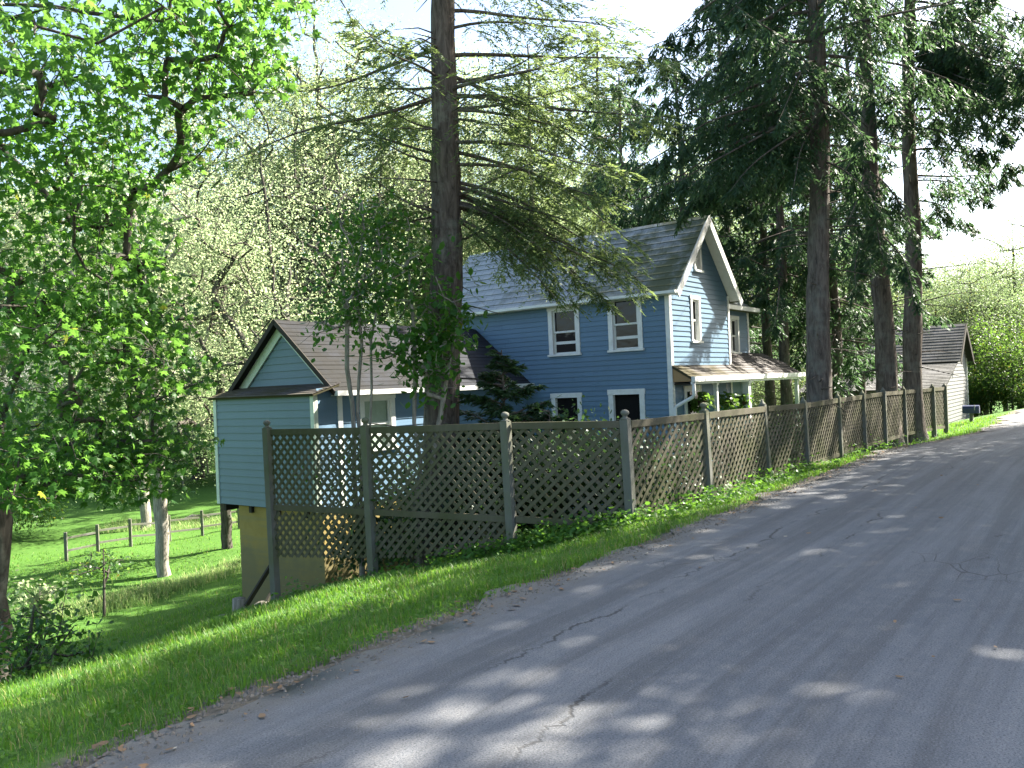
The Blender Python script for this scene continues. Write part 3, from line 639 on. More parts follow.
def skeleton(rng, limbs, clusters, r0, wob=.12, step=.5, pw=.42, rmin=.006, sag=.0, lmax=9):
    """limbs: list of polylines (first is the trunk); joins every cluster to the nearest wood; returns wood as an MB"""
    nodes = []; par = []; cnt = []; chains = []
    for L in limbs:
        L = np.asarray(L, float); d = np.r_[0, np.cumsum(np.linalg.norm(np.diff(L, axis=0), axis=1))]; m = max(3, int(d[-1]/step)); s = np.linspace(0, d[-1], m)
        p = np.c_[[np.interp(s, d, L[:, i]) for i in range(3)]].T; p[1:-1] += rng.normal(0, .03, (m-2, 3))
        if nodes:
            j = int(np.argmin(np.linalg.norm(np.array(nodes)-p[0], axis=1)))
        else: j = -1
        ch = [j] if j >= 0 else []
        for q_ in p: nodes.append(q_); par.append(j); cnt.append(0); j = len(nodes)-1; ch.append(j)
        chains.append(ch)
    t0 = np.array(limbs[0][-1]); order = np.argsort(np.linalg.norm(clusters - (np.array(limbs[0][0])+t0)/2, axis=1))
    for ci in order:
        c = clusters[ci]; A = np.array(nodes); dv = c - A; d = np.linalg.norm(dv, axis=1)
        pen = np.where(dv[:, 2] < -.2*d, 1.25, 1.0) + np.where(A[:, 2] < nodes[0][2]+.25*(t0[2]-nodes[0][2]), .6, 0)
        j = int(np.argmin(d*pen)); m = max(2, int(d[j]/step)+1); p = [A[j] + dv[j]*f for f in np.linspace(0, 1, m+1)[1:]]
        perp = rng.normal(0, wob*d[j], 3); ch = [j]
        for i, q_ in enumerate(p):
            f = (i+1)/m; q2 = q_ + perp*math.sin(math.pi*f)*.6 + UP*sag*d[j]*math.sin(math.pi*f); nodes.append(q2); par.append(ch[-1]); cnt.append(0); ch.append(len(nodes)-1)
        cnt[-1] = 1; chains.append(ch)
    c = np.array(cnt, float)
    for i in range(len(nodes)-1, -1, -1):
        if par[i] >= 0: c[par[i]] += c[i]
    c = np.maximum(c, .6); rad = np.maximum(rmin, r0*(c/c[0])**pw); A = np.array(nodes); mb = MB()
    for k_, ch in enumerate(chains):
        rr = rad[ch].copy()
        if k_ > 0: rr = np.minimum(rr, lmax)
        if k_ > 0: rr[0] = rr[1]
        big = rr.max() > .08
        if k_ == 0: rr[0] *= 1.25
        mb.tube(A[ch], rr, 12 if big else (6 if rr.max() > .025 else 4), cap=False, rough=.05 if big else 0, rng=rng)
    return mb
def decid(name, label, base, limbs, ells, r0, leafmat, bark, seed, leaf=('dia', .16), per=60, spread=(.55, .3), group=None, twigs=0, cat='tree', tilt=(-70, 15), shell=.45, pw=.42, keep=None, sag=0, lmax=9):
    rng = np.random.default_rng(seed); base = np.asarray(base, float)
    cl = np.concatenate([ell(rng, c, r, n, shell) for c, r, n in ells])
    if keep is not None: cl = cl[keep(cl)]
    root = empty(name, label, cat, base, group)
    wood = skeleton(rng, limbs, cl, r0, pw=pw, sag=sag, lmax=lmax)
    pos = np.repeat(cl, per, 0) + rng.normal(size=(len(cl)*per, 3))*np.array((spread[0], spread[0], spread[1]))
    if keep is not None: pos = pos[keep(pos)]
    if twigs:
        idx = rng.choice(len(pos), min(twigs, len(pos)), replace=False)
        dd = np.linalg.norm(pos[idx][:, None] - cl[None], axis=2); j = dd.argmin(1)
        for a, b in zip(cl[j], pos[idx]):
            mid_ = (a+b)/2 + UP*.05; wood.tube([a, mid_, b], [.007, .005, .003], 3, False)
    wood.build('trunk', M[bark], root, True); wood = None
    cm = MB(); put(cm, pos, leaf[1]*rng.uniform(.65, 1.25, len(pos)), rng, leaf[0], tilt=tilt); cm.build('crown', M[leafmat], root)
    root.location = (0, 0, 0)
    for ch in root.children: ch.location = -base
    root.location = base
    return root

def conifer(name, label, base, H, r0, branches, needle, bark, seed, lean=(0, 0), style='flat', nsize=.11, tstep=.11, nel=13, tl=.75, group=None, wood_step=9, dead=0, sub=2):
    """branches: list of (z, azimuth, length, start slope, sag, upturn)"""
    rng = np.random.default_rng(seed); base = np.asarray(base, float); root = empty(name, label, 'tree', base, group)
    zz = np.linspace(-.4, H, int(H/.35)); tr = np.c_[lean[0]*zz/H + .035*np.sin(zz*.9+seed), lean[1]*zz/H + .035*np.cos(zz*.8), zz]
    rad = r0*np.clip(1-zz/H*.82, .03, 1)*(1 + .55*np.exp(-np.maximum(zz, 0)/.45))
    wood = MB(); wood.tube(tr, rad, 18, rough=.045, rng=rng); cm = MB()
    tp = lambda z: np.array([np.interp(z, zz, tr[:, 0]), np.interp(z, zz, tr[:, 1]), z])
    SS, DD, LL = [], [], []
    for (z, a, L, e0, sg, up_) in branches:
        t = np.linspace(0, 1, 11); h = np.array((math.cos(a), math.sin(a), 0)); wig = np.cross(h, UP)*(.06*L*np.sin(t*rng.uniform(2, 5)+rng.uniform(0, 6)))[:, None] + UP*(.035*L*np.sin(t*rng.uniform(3, 8)+rng.uniform(0, 6)))[:, None]
        p = tp(z) + h*(L*t)[:, None] + UP*(L*(e0*t - sg*t**2 + up_*t**3))[:, None] + wig*t[:, None]
        wood.tube(p, np.linspace(.012+.008*L, .004, 11), 6, False)
        m = int(L/tstep); ts = np.sort(rng.uniform(.14 if style != 'dead' else .9, 1, m)); ii = ts*10; i0 = np.minimum(ii.astype(int), 9); fr_ = (ii-i0)[:, None]
        st = p[i0]*(1-fr_) + p[i0+1]*fr_; tg = p[i0+1]-p[i0]; tg /= np.linalg.norm(tg, axis=1)[:, None]
        sd_ = np.cross(tg, UP); sd_ /= np.linalg.norm(sd_, axis=1)[:, None]; sgn = rng.choice((-1., 1.), m)[:, None]
        if style == 'flat': d = tg*rng.uniform(.5, 1, (m, 1)) + sd_*sgn*rng.uniform(.5, 1.1, (m, 1)) + UP*rng.uniform(-.75, .3, (m, 1))
        else: d = tg*rng.uniform(.1, .6, (m, 1)) + sd_*sgn*rng.uniform(.1, .75, (m, 1)) - UP*rng.uniform(.35, 1.2, (m, 1))
        d /= np.linalg.norm(d, axis=1)[:, None]; ln = tl*(1.05-.75*ts)*rng.uniform(.5, 1.15, m)*min(1.3, .45+L/4)
        SS.append(st); DD.append(d); LL.append(ln)
    for _ in range(dead):
        z = rng.uniform(1.2, H*.55); a = rng.uniform(0, 6.28); L = rng.uniform(.4, 1.9); h = np.array((math.cos(a), math.sin(a), rng.uniform(-.25, .25)))
        p0 = tp(z); wood.tube([p0, p0+h*L*.5+UP*.02, p0+h*L+UP*rng.uniform(-.15, .05)], [.018, .011, .004], 4, False)
    St, D, Ln = np.concatenate(SS), np.concatenate(DD), np.concatenate(LL); n = len(St)
    if sub:
        j = np.repeat(np.arange(n), sub); fs = rng.uniform(.15, .9, len(j))[:, None]; sl_ = np.cross(D[j], UP); sl_ /= np.linalg.norm(sl_, axis=1)[:, None]+1e-6
        d2 = D[j] + sl_*rng.choice((-1., 1.), (len(j), 1))*rng.uniform(.5, 1.2, (len(j), 1)) - UP*rng.uniform(0, .6 if style == 'flat' else 1.1, (len(j), 1)); d2 /= np.linalg.norm(d2, axis=1)[:, None]
        s2 = St[j] + D[j]*Ln[j][:, None]*fs; s2[:, 2] -= .18*Ln[j]*fs[:, 0]**2
        l2 = Ln[j]*rng.uniform(.3, .6, len(j)); St = np.r_[St, s2]; D = np.r_[D, d2]; Ln = np.r_[Ln, l2]; n = len(St)
    for i in range(0, n, wood_step): wood.tube([St[i], St[i]+D[i]*Ln[i]*.6 - UP*Ln[i]*.06, St[i]+D[i]*Ln[i] - UP*Ln[i]*.18], [.006, .004, .002], 3, False)
    f = (np.arange(nel)/nel)[None] + rng.uniform(0, 1/nel, (n, nel)); pos = St[:, None] + D[:, None]*(Ln[:, None]*f)[..., None]
    pos[..., 2] -= .18*Ln[:, None]*f**2
    sd_ = np.cross(D, UP); sd_ /= np.linalg.norm(sd_, axis=1)[:, None]+1e-6; sg = np.where(np.arange(nel) % 2 == 0, 1., -1.)[None, :, None]
    axd = D[:, None] + sd_[:, None]*sg*rng.uniform(.3, 1.0, (n, nel, 1)) + rng.normal(0, .15, (n, nel, 3))
    pos = pos.reshape(-1, 3); axd = axd.reshape(-1, 3)
    put(cm, pos, nsize*rng.uniform(.7, 1.3, len(pos)), rng, 'nee', axis=axd, roll=40)
    wood.build('trunk', M[bark], root, True); cm.build('crown', M[needle], root)
    return root
def brs(rng, z0, z1, n, Lf, e=(-.25, .15), sag=(.1, .35), up_=(0, .25), sect=None):
    out = []; a = rng.uniform(0, 6.28)
    for z in np.sort(rng.uniform(z0, z1, n)):
        a += 2.4 + rng.normal(0, .4); aa = a if sect is None else rng.uniform(*sect)
        out.append((z, aa, Lf(z)*rng.uniform(.65, 1.15), rng.uniform(*e), rng.uniform(*sag), rng.uniform(*up_)))
    return out
def aim(root_xy, z, target, sag=.25, up_=.05):
    """a branch from height z on a trunk that ends near a world point"""
    d = np.asarray(target[:2])-np.asarray(root_xy[:2]); L = float(np.linalg.norm(d)); return L, math.atan2(d[1], d[0])

# the hemlock in front of the side room
rg = np.random.default_rng(21)
t1 = P(438, 425, 13.2); t1[2] = gz_at(t1)
B = brs(rg, 5.6, 16, 34, lambda z: np.interp(z, (5, 9, 16), (2.6, 3.3, 1.4)), (-.35, .3), (0, .22), (0, .25))
def toward(base, z, tgt, e0=.05, up_=.1):
    L, a = aim(base, z, tgt); dz = (tgt[2]-base[2]-z)/L; k = .62*dz + .12 if dz < 0 else .5*dz; k += .08*math.sin(7*z+3*a); return (z, a, L, k, k+.12-dz, .12)
for (tx, ty, dY, zy) in ((600, 285, -.3, 190), (585, 255, .6, 195), (560, 275, -1.0, 205), (615, 235, .3, 150), (540, 150, -.6, 200), (585, 140, .2, 110), (520, 185, 1, 245),
                        (340, 165, -.3, 215), (330, 115, .3, 165), (365, 205, .2, 235), (345, 60, -.5, 105), (350, 95, .6, 130), (330, 20, 0, 60), (545, 40, -.3, 85), (600, 80, .3, 110), (560, 20, -.5, 30), (610, 30, .4, 10), (370, 130, -1, 130), (545, 110, -1, 100), (575, 300, -.6, 200), (555, 245, -.2, 185), (610, 262, .2, 180), (540, 300, -.9, 215), (590, 300, -.2, 205), (570, 285, .3, 190), (600, 250, -.4, 185), (550, 290, -.4, 200), (625, 290, 0, 200), (640, 130, .3, 95), (350, 230, .4, 215), (500, 130, -1.2, 120), (380, 40, -1.2, 50), (320, 80, .9, 85), (640, 70, .5, 55), (590, 195, -.8, 165)):
    B.append(toward(t1, P(438, zy, 13.2)[2]-t1[2], P(tx, ty, 13.2+dY)))
conifer('hemlock_tree', 'tall hemlock with sparse drooping sunlit branches rising between the side room and the lattice fence', t1, 17, .33, B, 'hemlock', 'bark', 3, (.75, .0), 'flat', .08, .09, 13, 1.3, None, 10, 26, 3)

# spruces behind the long fence
def spr(seed, z0, z1, n, Lmax, extra=()):
    rg = np.random.default_rng(seed); return brs(rg, z0, z1, n, lambda z: np.interp(z, (3, 6, 9, 20), (Lmax*.6, Lmax, Lmax*.95, 1.0)), (-.35, .05), (.0, .3), (0, .25)) + list(extra)
t2 = P(817, 400, 17.2); t2[2] = gz_at(t2)
ex = [toward(t2, P(815, zy, 17.2)[2]-t2[2], P(tx, ty, 17.2+dY), -.05, .15) for tx, ty, dY, zy in
      ((640, 160, -.5, 90), (610, 130, .3, 70), (660, 190, -1, 110), (690, 205, .5, 130), (650, 90, -.8, 40), (620, 60, .4, 10), (720, 190, -1.5, 120), (600, 170, 1, 100), (680, 130, 1.5, 80), (740, 215, 1, 140), (770, 200, -1.5, 120), (860, 150, -2, 100), (880, 100, -1.5, 60), (755, 120, -2, 60), (700, 20, -.5, -50), (870, 210, -1.5, 160), (650, 30, 0, -30), (700, 60, -1, -10), (625, 195, -.2, 115), (665, 210, .6, 125), (720, 150, .8, 80))]
conifer('spruce_tree', 'thick grey trunked spruce with a dense dark crown, nearest to the porch', t2, 19, .27, spr(4, 6.8, 17, 40, 3.6, ex), 'spruce', 'sbark', 8, (.72, 0), 'pend', .14, .07, 11, .95, None, 16, 40)
t3 = P(889, 415, 20.6); t3[2] = gz_at(t3); l3 = P(868, 0, 20.6) - P(892, 400, 20.6); H3 = 20
ex3 = [toward(t3, P(880, zy, 20.6)[2]-t3[2], P(tx, ty, 20.6+dY), -.05, .1) for tx, ty, dY, zy in ((935, 255, -2, 170), (850, 250, -2.5, 160), (840, 190, -1, 140), (925, 300, -2.5, 230), (900, 260, -3, 190), (835, 120, -1.5, 90), (860, 290, -2, 220))]
conifer('spruce_tree', 'leaning dark spruce trunk, left one of the pair rising behind the roadside lattice fence', t3, H3, .27, spr(14, 7.8, 18, 22, 2.6, ex3 + brs(np.random.default_rng(15), 13.5, 18, 16, lambda z: 3., (-.25, .1), (.1, .35), (0, .2), (-2.5, -.5))), 'spruce', 'sbark', 18, (l3[0]/(l3[2])*H3*.95, .3), 'pend', .14, .07, 11, .95, None, 16, 40)
t4 = P(914, 432, 21.6); t4[2] = gz_at(t4)
ex = [toward(t4, P(912, zy, 21.6)[2]-t4[2], P(tx, ty, 21.6+dY), .05, .1) for tx, ty, dY, zy in ((1010, 75, -4.5, 60), (1040, 90, -3, 40), (985, 195, -1, 180), (1000, 180, 0.5, 175), (1015, 60, -2, 20), (960, 50, -3, 40), (990, 95, -2, 90), (1050, 40, -1, 0), (970, 225, .5, 200), (1030, 20, -3, 10), (1000, 100, -4, 70), (1040, 70, -5, 50), (980, 60, -3.5, 30), (1020, 110, -5, 60), (1060, 100, -4, 60), (965, 90, -3, 60), (1005, 135, -4, 110), (985, 150, -3, 130), (1030, 45, -4.5, 30), (1015, 165, -2.5, 150), (1045, 120, -4, 90))]
conifer('spruce_tree', 'straight dark spruce trunk, right one of the pair standing at the roadside lattice fence', t4, 21, .25, spr(24, 8.4, 19, 20, 2.6, ex + brs(np.random.default_rng(25), 12, 18, 20, lambda z: 3.1, (-.15, .15), (.05, .25), (0, .2), (-2.4, .6))), 'spruce', 'sbark', 28, (.65, .1), 'pend', .14, .07, 11, .95, None, 16, 40)
# darker evergreens further back behind the porch
for k_, (px, Y, H, lab, z0) in enumerate(((690, 27.5, 15, 'dark evergreen crown rising straight above the roof ridge', 5.2), (632, 30, 16, 'dark evergreen behind the roof, left of the attic gable', 5.5), (770, 29, 19, 'slim dark evergreen trunk behind the far end of the porch roof', 6), (787, 26.5, 18, 'dark evergreen close behind the porch roof, right of the slim one', 5.5), (735, 33, 20, 'dark evergreen crown rising behind the attic gable', 5), (862, 31, 17, 'evergreen filling the gap between the grey trunk and the twin trunks', 3), (838, 27, 13, 'young drooping evergreen right of the thick grey trunk', 2.5))):
    b = P(px, 400, Y); b[2] = gz_at(b)
    rg2 = np.random.default_rng(70+k_)
    conifer('spruce_tree', lab, b, H, .2, spr(60+k_, z0, H-.3, 58, 3.0), 'spruce', 'sbark', 80+k_, (0, 0), 'pend', .19, .12, 8, .95, None, 40, 20)

# the maple whose limbs hang in from the left
mbp = P(-14, 600, 12.); mbp[2] = gz_at(mbp); mt = mbp + np.array((.5, -.6, 7.5))
limbs = [[mbp-UP*.3, mbp+(.1, 0, 3), mt], [mbp+(.1, -.1, 3.0), P(40, 300, 10.5), P(85, 322, 10.)], [mbp+(.1, -.1, 3.6), P(0, 140, 10), P(80, 230, 9.5)], [mbp+(.2, -.2, 4.6), P(-20, 100, 9), P(85, 75, 8.2)],
         [mbp+(.2, -.2, 5), P(0, 0, 8), P(150, 20, 7.6)], [mt-(0, 0, 1), P(-100, -150, 8), P(60, -80, 7.5)]]
def mkeep(p):
    u = p[:, 0]/np.maximum(p[:, 1], .5)*F + 512 - (p[:, 2]-CZ)/np.maximum(p[:, 1], .5)*F*.042
    v = 384 - (p[:, 2]-CZ)/np.maximum(p[:, 1], .5)*F - (u-512)*.042
    lim = np.interp(v, (-200, 20, 70, 120, 170, 200, 260, 330, 430, 500, 540), (330, 305, 300, 245, 200, 165, 185, 205, 205, 195, 150))
    edge = 14*np.sin(v*.09) + 10*np.sin(v*.23+1)
    return (u < lim + edge) & (v < 505 + 10*np.sin(u*.07)) & (p[:, 1] > 4.5)
E_ = [(P(130, 20, 7.6), (2.2, 2.3, .95), 48), (P(230, 40, 8.0), (.9, 1.2, .8), 24), (P(60, 130, 8.5), (1.6, 2.2, .7), 36), (P(60, 230, 9.5), (1.7, 2.2, .8), 42), (P(110, 330, 10.), (1.4, 2.0, 1.0), 62), (P(70, 430, 10.5), (1.8, 2.0, .8), 46), (P(90, 470, 10.), (1.3, 1.6, .45), 34),
      (P(-160, 150, 9.5), (2.5, 3, 3.2), 30), (P(-100, -200, 10), (3.5, 3, 2.2), 26), (P(-250, -100, 12), (3.5, 4, 4), 40)]
decid('maple_tree', 'spreading maple with bright green lobed leaves hanging in over the grass bank', mbp, limbs, E_, .27, 'maple', 'mbark', 31, ('maple', .105), 50, (.38, .16), None, 900, 'tree', (-75, 5), .5, pw=.64, keep=mkeep, lmax=.042)

# sapling and ivy-like growth by the hemlock, small evergreen shrub
b = P(357, 440, 12.6); b[2] = gz_at(b)
decid('sapling', 'thin multi stemmed sapling with small yellow green leaves in front of the side room roof', b, [[b-UP*.2, b+(.05, 0, 1.2), P(358, 300, 12.6), P(362, 200, 12.6)], [b+UP*.5, P(346, 330, 12.5), P(342, 250, 12.4)], [b+UP*.6, P(372, 330, 12.7), P(385, 270, 12.8)]],
      [(P(360, 250, 12.6), (.75, .7, 1.1), 34), (P(350, 320, 12.6), (.6, .6, .5), 12), (P(385, 240, 12.7), (.5, .5, .6), 12)], .045, 'maple', 'gbark', 41, ('oval', .10), 32, (.2, .16), None, 120, 'sapling')
b = P(415, 430, 12.3); b[2] = gz_at(b)
decid('sapling', 'leafy broadleaf sapling with glossy dark leaves growing round the hemlock trunk', b, [[b-UP*.2, b+UP*1.2, P(412, 330, 12.3), P(408, 260, 12.3)], [b+UP*.8, P(445, 380, 12.3), P(458, 320, 12.4)]],
      [(P(410, 300, 12.3), (.65, .5, .85), 30), (P(455, 320, 12.3), (.45, .4, .5), 16), (P(425, 370, 12.2), (.5, .35, .5), 16), (P(395, 345, 12.3), (.4, .4, .4), 8)], .05, 'maple', 'gbark', 43, ('oval', .13), 20, (.18, .15), None, 100, 'sapling')
b = P(503, 430, 12.9); b[2] = gz_at(b)
rg = np.random.default_rng(9)
HS = P(500, 350, 12.9)[2]-b[2]
sb = [(z, rg.uniform(0, 6.28), np.interp(z, (.2, .55*HS, HS), (.95, .95, .08))*rg.uniform(.7, 1.12), rg.uniform(.2, .6), rg.uniform(.1, .35), .1) for z in np.linspace(.3, HS-.06, 84)]
conifer('evergreen_shrub', 'dense conical evergreen shrub behind the lattice fence below the blue facade', b, HS, .05, sb, 'shrub', 'bark', 12, (0, 0), 'flat', .09, .04, 10, .42, None, 6)
b = P(548, 425, 12.5); b[2] = gz_at(b)
sb = [(z, rg.uniform(0, 6.28), np.interp(z, (.2, 1.3), (.7, .25))*rg.uniform(.7, 1.1), .4, .2, .1) for z in np.linspace(.2, P(548, 412, 12.5)[2]-b[2], 26)]
conifer('evergreen_shrub', 'low bright evergreen shrub just showing above the fence rail below the window', b, P(548, 410, 12.5)[2]-b[2], .03, sb, 'shrub', 'bark', 13, (0, 0), 'flat', .09, .035, 12, .35, None, 6)
# vines climbing inside the tall fence
b = P(415, 560, 11.7); b[2] = gz_at(b)
decid('climbing_vine', 'green vine climbing inside the tall lattice panel', b, [[b, P(400, 520, 11.8), P(330, 455, 12.5)], [b, P(405, 500, 11.8), P(402, 450, 11.8)]], [(P(340, 465, 12.6), (.5, .1, .3), 9), (P(400, 500, 11.85), (.25, .1, .5), 10), (P(395, 540, 11.8), (.3, .15, .2), 8)], .015, 'broad', 'mbark', 47, ('oval', .09), 16, (.13, .1), None, 0, 'vine')

# dark shrubs added inside the fence to darken the view through the lattice
for k_, (A, B_, f, off, r_, zc, lab) in enumerate(((pp[1], pp[2], .5, .9, (.85, .4, .75), .85, 'added dark bush behind the widest panel of the tall lattice fence'), (pp[2], pp[3], .3, .9, (.7, .4, .6), .65, 'added dark bush behind the lattice panel left of the corner post'), (pp[2], pp[3], .85, 1.0, (.6, .4, .5), .6, 'added dark bush just left of the fence corner post'),
        (pp[3], FP[0][0], .6, 1.1, (.8, .45, .55), .6, 'added dark bush behind the first road panel of the lattice fence'), (FP[0][0], FP[1][0], .4, 1.1, (.95, .5, .55), .6, 'added dark bush behind the second road panel below the porch'), (FP[1][0], FP[2][0], .5, 1.1, (.8, .5, .5), .55, 'added dark bush behind the fence left of the thick grey trunk'), (FP[2][0], FP[3][0], .6, 1.3, (.9, .5, .5), .55, 'added dark bush at the foot of the thick grey trunk'), (FP[3][0], FP[4][0], .6, 1.3, (.9, .5, .5), .55, 'added dark bush behind the fence between the grey trunk and the twin trunks'), (pp[0], pp[1], .65, .8, (.6, .3, .5), .7, 'added dark bush behind the leftmost lattice panel'), (pp[1], pp[2], .1, 2.2, (.8, .6, 1.0), 1.0, 'tall bush added by the side room wall to shade the foundation'), (pp[1], pp[2], .95, 2.4, (.9, .6, .9), .9, 'bush added between the hemlock trunk and the fence to shade the foundation'))):  # last two bushes added to block sun from the side room foundation
    d = B_[:2]-A[:2]; d = d/np.linalg.norm(d); q2 = A[:2]*(1-f)+B_[:2]*f + np.array((-d[1], d[0]))*off; b = np.array((*q2, 0)); b[2] = gz_at(b)
    zt = zc if k_ > 2 else zc+.1
    decid('bush', lab, b, [[b-UP*.1, b+UP*.4, b+UP*.9]], [(b+UP*zt, r_, 40)], .03, 'shrub', 'mbark', 90+k_, ('oval', .08), 60, (.22, .18), None, 0, 'bush')
b = np.array((-1.9, 16.3, 0.)); b[2] = gz_at(b)  # extra bush behind the fence, added to keep sun off the foundation
decid('bush', 'tall bush added to shade the side room foundation below its window', b, [[b-UP*.1, b+UP*.6, b+UP*1.3]], [(b+UP*1.05, (.9, .75, 1.0), 60)], .03, 'shrub', 'mbark', 120, ('oval', .08), 70, (.22, .2), None, 0, 'bush')
# porch plants: hanging baskets
for k_, px in enumerate((701, 727, 741)):
    s_ = on(px, 395, C - E1*.3, E2)[0]; hp = C - E1*.3 + E2*s_; hz = zP - .55 - .06*k_
    o = empty('hanging_plant', ('trailing fern in a hanging basket beside the downspout', 'trailing fern in a hanging basket below the middle of the porch gutter', 'bushy hanging basket next to the wide porch post')[k_], 'plant', (*hp[:2], hz), 'hanging baskets under the porch roof')
    m = MB(); m.lathe((0, 0, -.1), [(0, .05), (.05, .12), (.1, .15), (.12, .15)], 12); m.build('basket', M['basket'], o, True)
    m = MB(); m.tube([(0, 0, 0), (0, 0, zP-.12-hz)], .006, 4); m.build('hanger', M['metal'], o)
    rg = np.random.default_rng(k_); m = MB(); n = 160; pos = ell(rg, (0, 0, .02), (.26, .26, .28), n); put(m, pos, .16*rg.uniform(.6, 1.2, n), rg, 'oval', tilt=(-80, 20)); m.build('foliage', M['under'], o)

# ------------------------------------------------------------------ background woods: prototypes then copies
def proto(seed, H, crown, r0, mat, bark, n, per, leaf, sp=(.58, .3), z0=.3, lean=0):
    rg = np.random.default_rng(seed); L = [[(0, 0, -.5), (.1, 0, H*.3), (lean*.5, .1, H*.6), (lean, 0, H*.93)]]
    for k_ in range(4):
        a = rg.uniform(0, 6.28); z = H*rg.uniform(.25, .5); L.append([(0, 0, z), (math.cos(a)*crown*.45, math.sin(a)*crown*.45, z+H*.17), (math.cos(a)*crown*.75, math.sin(a)*crown*.75, z+H*.28)])
    E_ = [((0, 0, H*.66), (crown, crown, H*.34), n)] if H > 10 else [((0, 0, H*.5), (crown, crown, H*.47), n)]
    for k_ in range(5):
        a = rg.uniform(0, 6.28); E_.append(((math.cos(a)*crown*.7, math.sin(a)*crown*.7, H*rg.uniform(z0+.08, .75)), (crown*.5, crown*.5, H*.12), n//5))
    return decid('woodland_tree', 'proto', (0, 0, 0), L, E_, r0, mat, bark, seed, leaf, per, sp)
protos = {
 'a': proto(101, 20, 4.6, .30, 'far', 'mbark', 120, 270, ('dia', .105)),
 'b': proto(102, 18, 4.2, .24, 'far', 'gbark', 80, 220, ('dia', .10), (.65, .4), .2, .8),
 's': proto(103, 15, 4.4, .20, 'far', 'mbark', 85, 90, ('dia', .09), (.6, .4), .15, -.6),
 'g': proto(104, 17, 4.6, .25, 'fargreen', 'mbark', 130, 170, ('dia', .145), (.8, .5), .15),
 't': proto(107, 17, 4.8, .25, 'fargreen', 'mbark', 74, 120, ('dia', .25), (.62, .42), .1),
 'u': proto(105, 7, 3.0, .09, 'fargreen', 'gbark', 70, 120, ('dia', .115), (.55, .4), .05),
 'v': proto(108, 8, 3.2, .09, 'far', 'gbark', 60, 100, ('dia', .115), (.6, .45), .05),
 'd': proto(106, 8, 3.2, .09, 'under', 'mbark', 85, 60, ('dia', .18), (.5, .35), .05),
}
used = set()
def tree_at(kind, px, Y, sc, rz, label, group):
    p = P(px, 400, Y); o = protos[kind] if kind not in used else copy_tree(protos[kind]); used.add(kind)
    o.location = (p[0], p[1], gz_at(p)-.1); o.rotation_euler = (0, 0, rz); o.scale = (sc, sc, sc*1.0); o['label'] = label
    if group: o['group'] = group
    return o
rg = np.random.default_rng(77)
# three that stand out behind the side room
tree_at('s', 288, 27, 1.0, .6, 'sparse dark stemmed tree standing just behind the side room gable', None)
tree_at('s', 222, 30, .95, 2.2, 'slender tree left of the side room with its trunk in the lawn', None)
tree_at('b', 157, 26, .85, 4., 'grey trunked tree on the lower lawn left of the side room', None)
tree_at('b', 140, 36, .9, 1., 'pale sunlit trunk at the far edge of the lower lawn', None)
for k_, (px, Y, H) in enumerate(((604, 50, 27), (535, 54, 28))):
    b = P(px, 400, Y); b[2] = gz_at(b); rg3 = np.random.default_rng(300+k_)
    conifer('hemlock_tree', ('pale sunlit hemlock rising behind the middle of the main roof', 'pale sunlit hemlock rising behind the left end of the main roof')[k_], b, H, .3, brs(rg3, 6, H-.3, 120, lambda z: np.interp(z, (5, 10, H), (4.6, 4.6, .8)), (-.2, .2), (.1, .5), (0, .3)), 'hemlock', 'bark', 310+k_, (.5, 0), 'flat', .24, .17, 8, 1.5, None, 60, 5)
WG = 'sunlit woodland trees behind the lawn and the house'
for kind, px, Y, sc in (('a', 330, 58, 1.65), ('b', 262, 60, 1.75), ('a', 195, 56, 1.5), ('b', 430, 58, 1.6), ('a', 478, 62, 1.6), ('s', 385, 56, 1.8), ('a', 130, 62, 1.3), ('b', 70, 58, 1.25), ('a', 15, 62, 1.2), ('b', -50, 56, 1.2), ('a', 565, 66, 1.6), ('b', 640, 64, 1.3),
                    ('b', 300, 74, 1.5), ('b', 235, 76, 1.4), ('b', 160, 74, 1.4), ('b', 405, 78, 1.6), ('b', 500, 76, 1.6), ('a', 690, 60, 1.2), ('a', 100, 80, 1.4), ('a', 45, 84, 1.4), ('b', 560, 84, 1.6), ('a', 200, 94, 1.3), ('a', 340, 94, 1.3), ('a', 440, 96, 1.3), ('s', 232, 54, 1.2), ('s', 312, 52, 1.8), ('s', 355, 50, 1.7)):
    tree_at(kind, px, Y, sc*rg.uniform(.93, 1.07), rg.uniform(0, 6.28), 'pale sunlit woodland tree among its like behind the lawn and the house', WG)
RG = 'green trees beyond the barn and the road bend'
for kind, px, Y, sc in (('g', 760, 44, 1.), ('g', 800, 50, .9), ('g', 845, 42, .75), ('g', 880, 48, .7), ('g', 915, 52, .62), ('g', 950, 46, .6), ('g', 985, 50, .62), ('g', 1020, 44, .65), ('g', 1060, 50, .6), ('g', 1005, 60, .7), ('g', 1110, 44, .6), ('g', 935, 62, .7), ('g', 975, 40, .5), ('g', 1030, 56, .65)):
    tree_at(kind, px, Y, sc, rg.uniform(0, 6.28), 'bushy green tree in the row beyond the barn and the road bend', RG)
UG = 'leafy understory bushes at the wood edge'
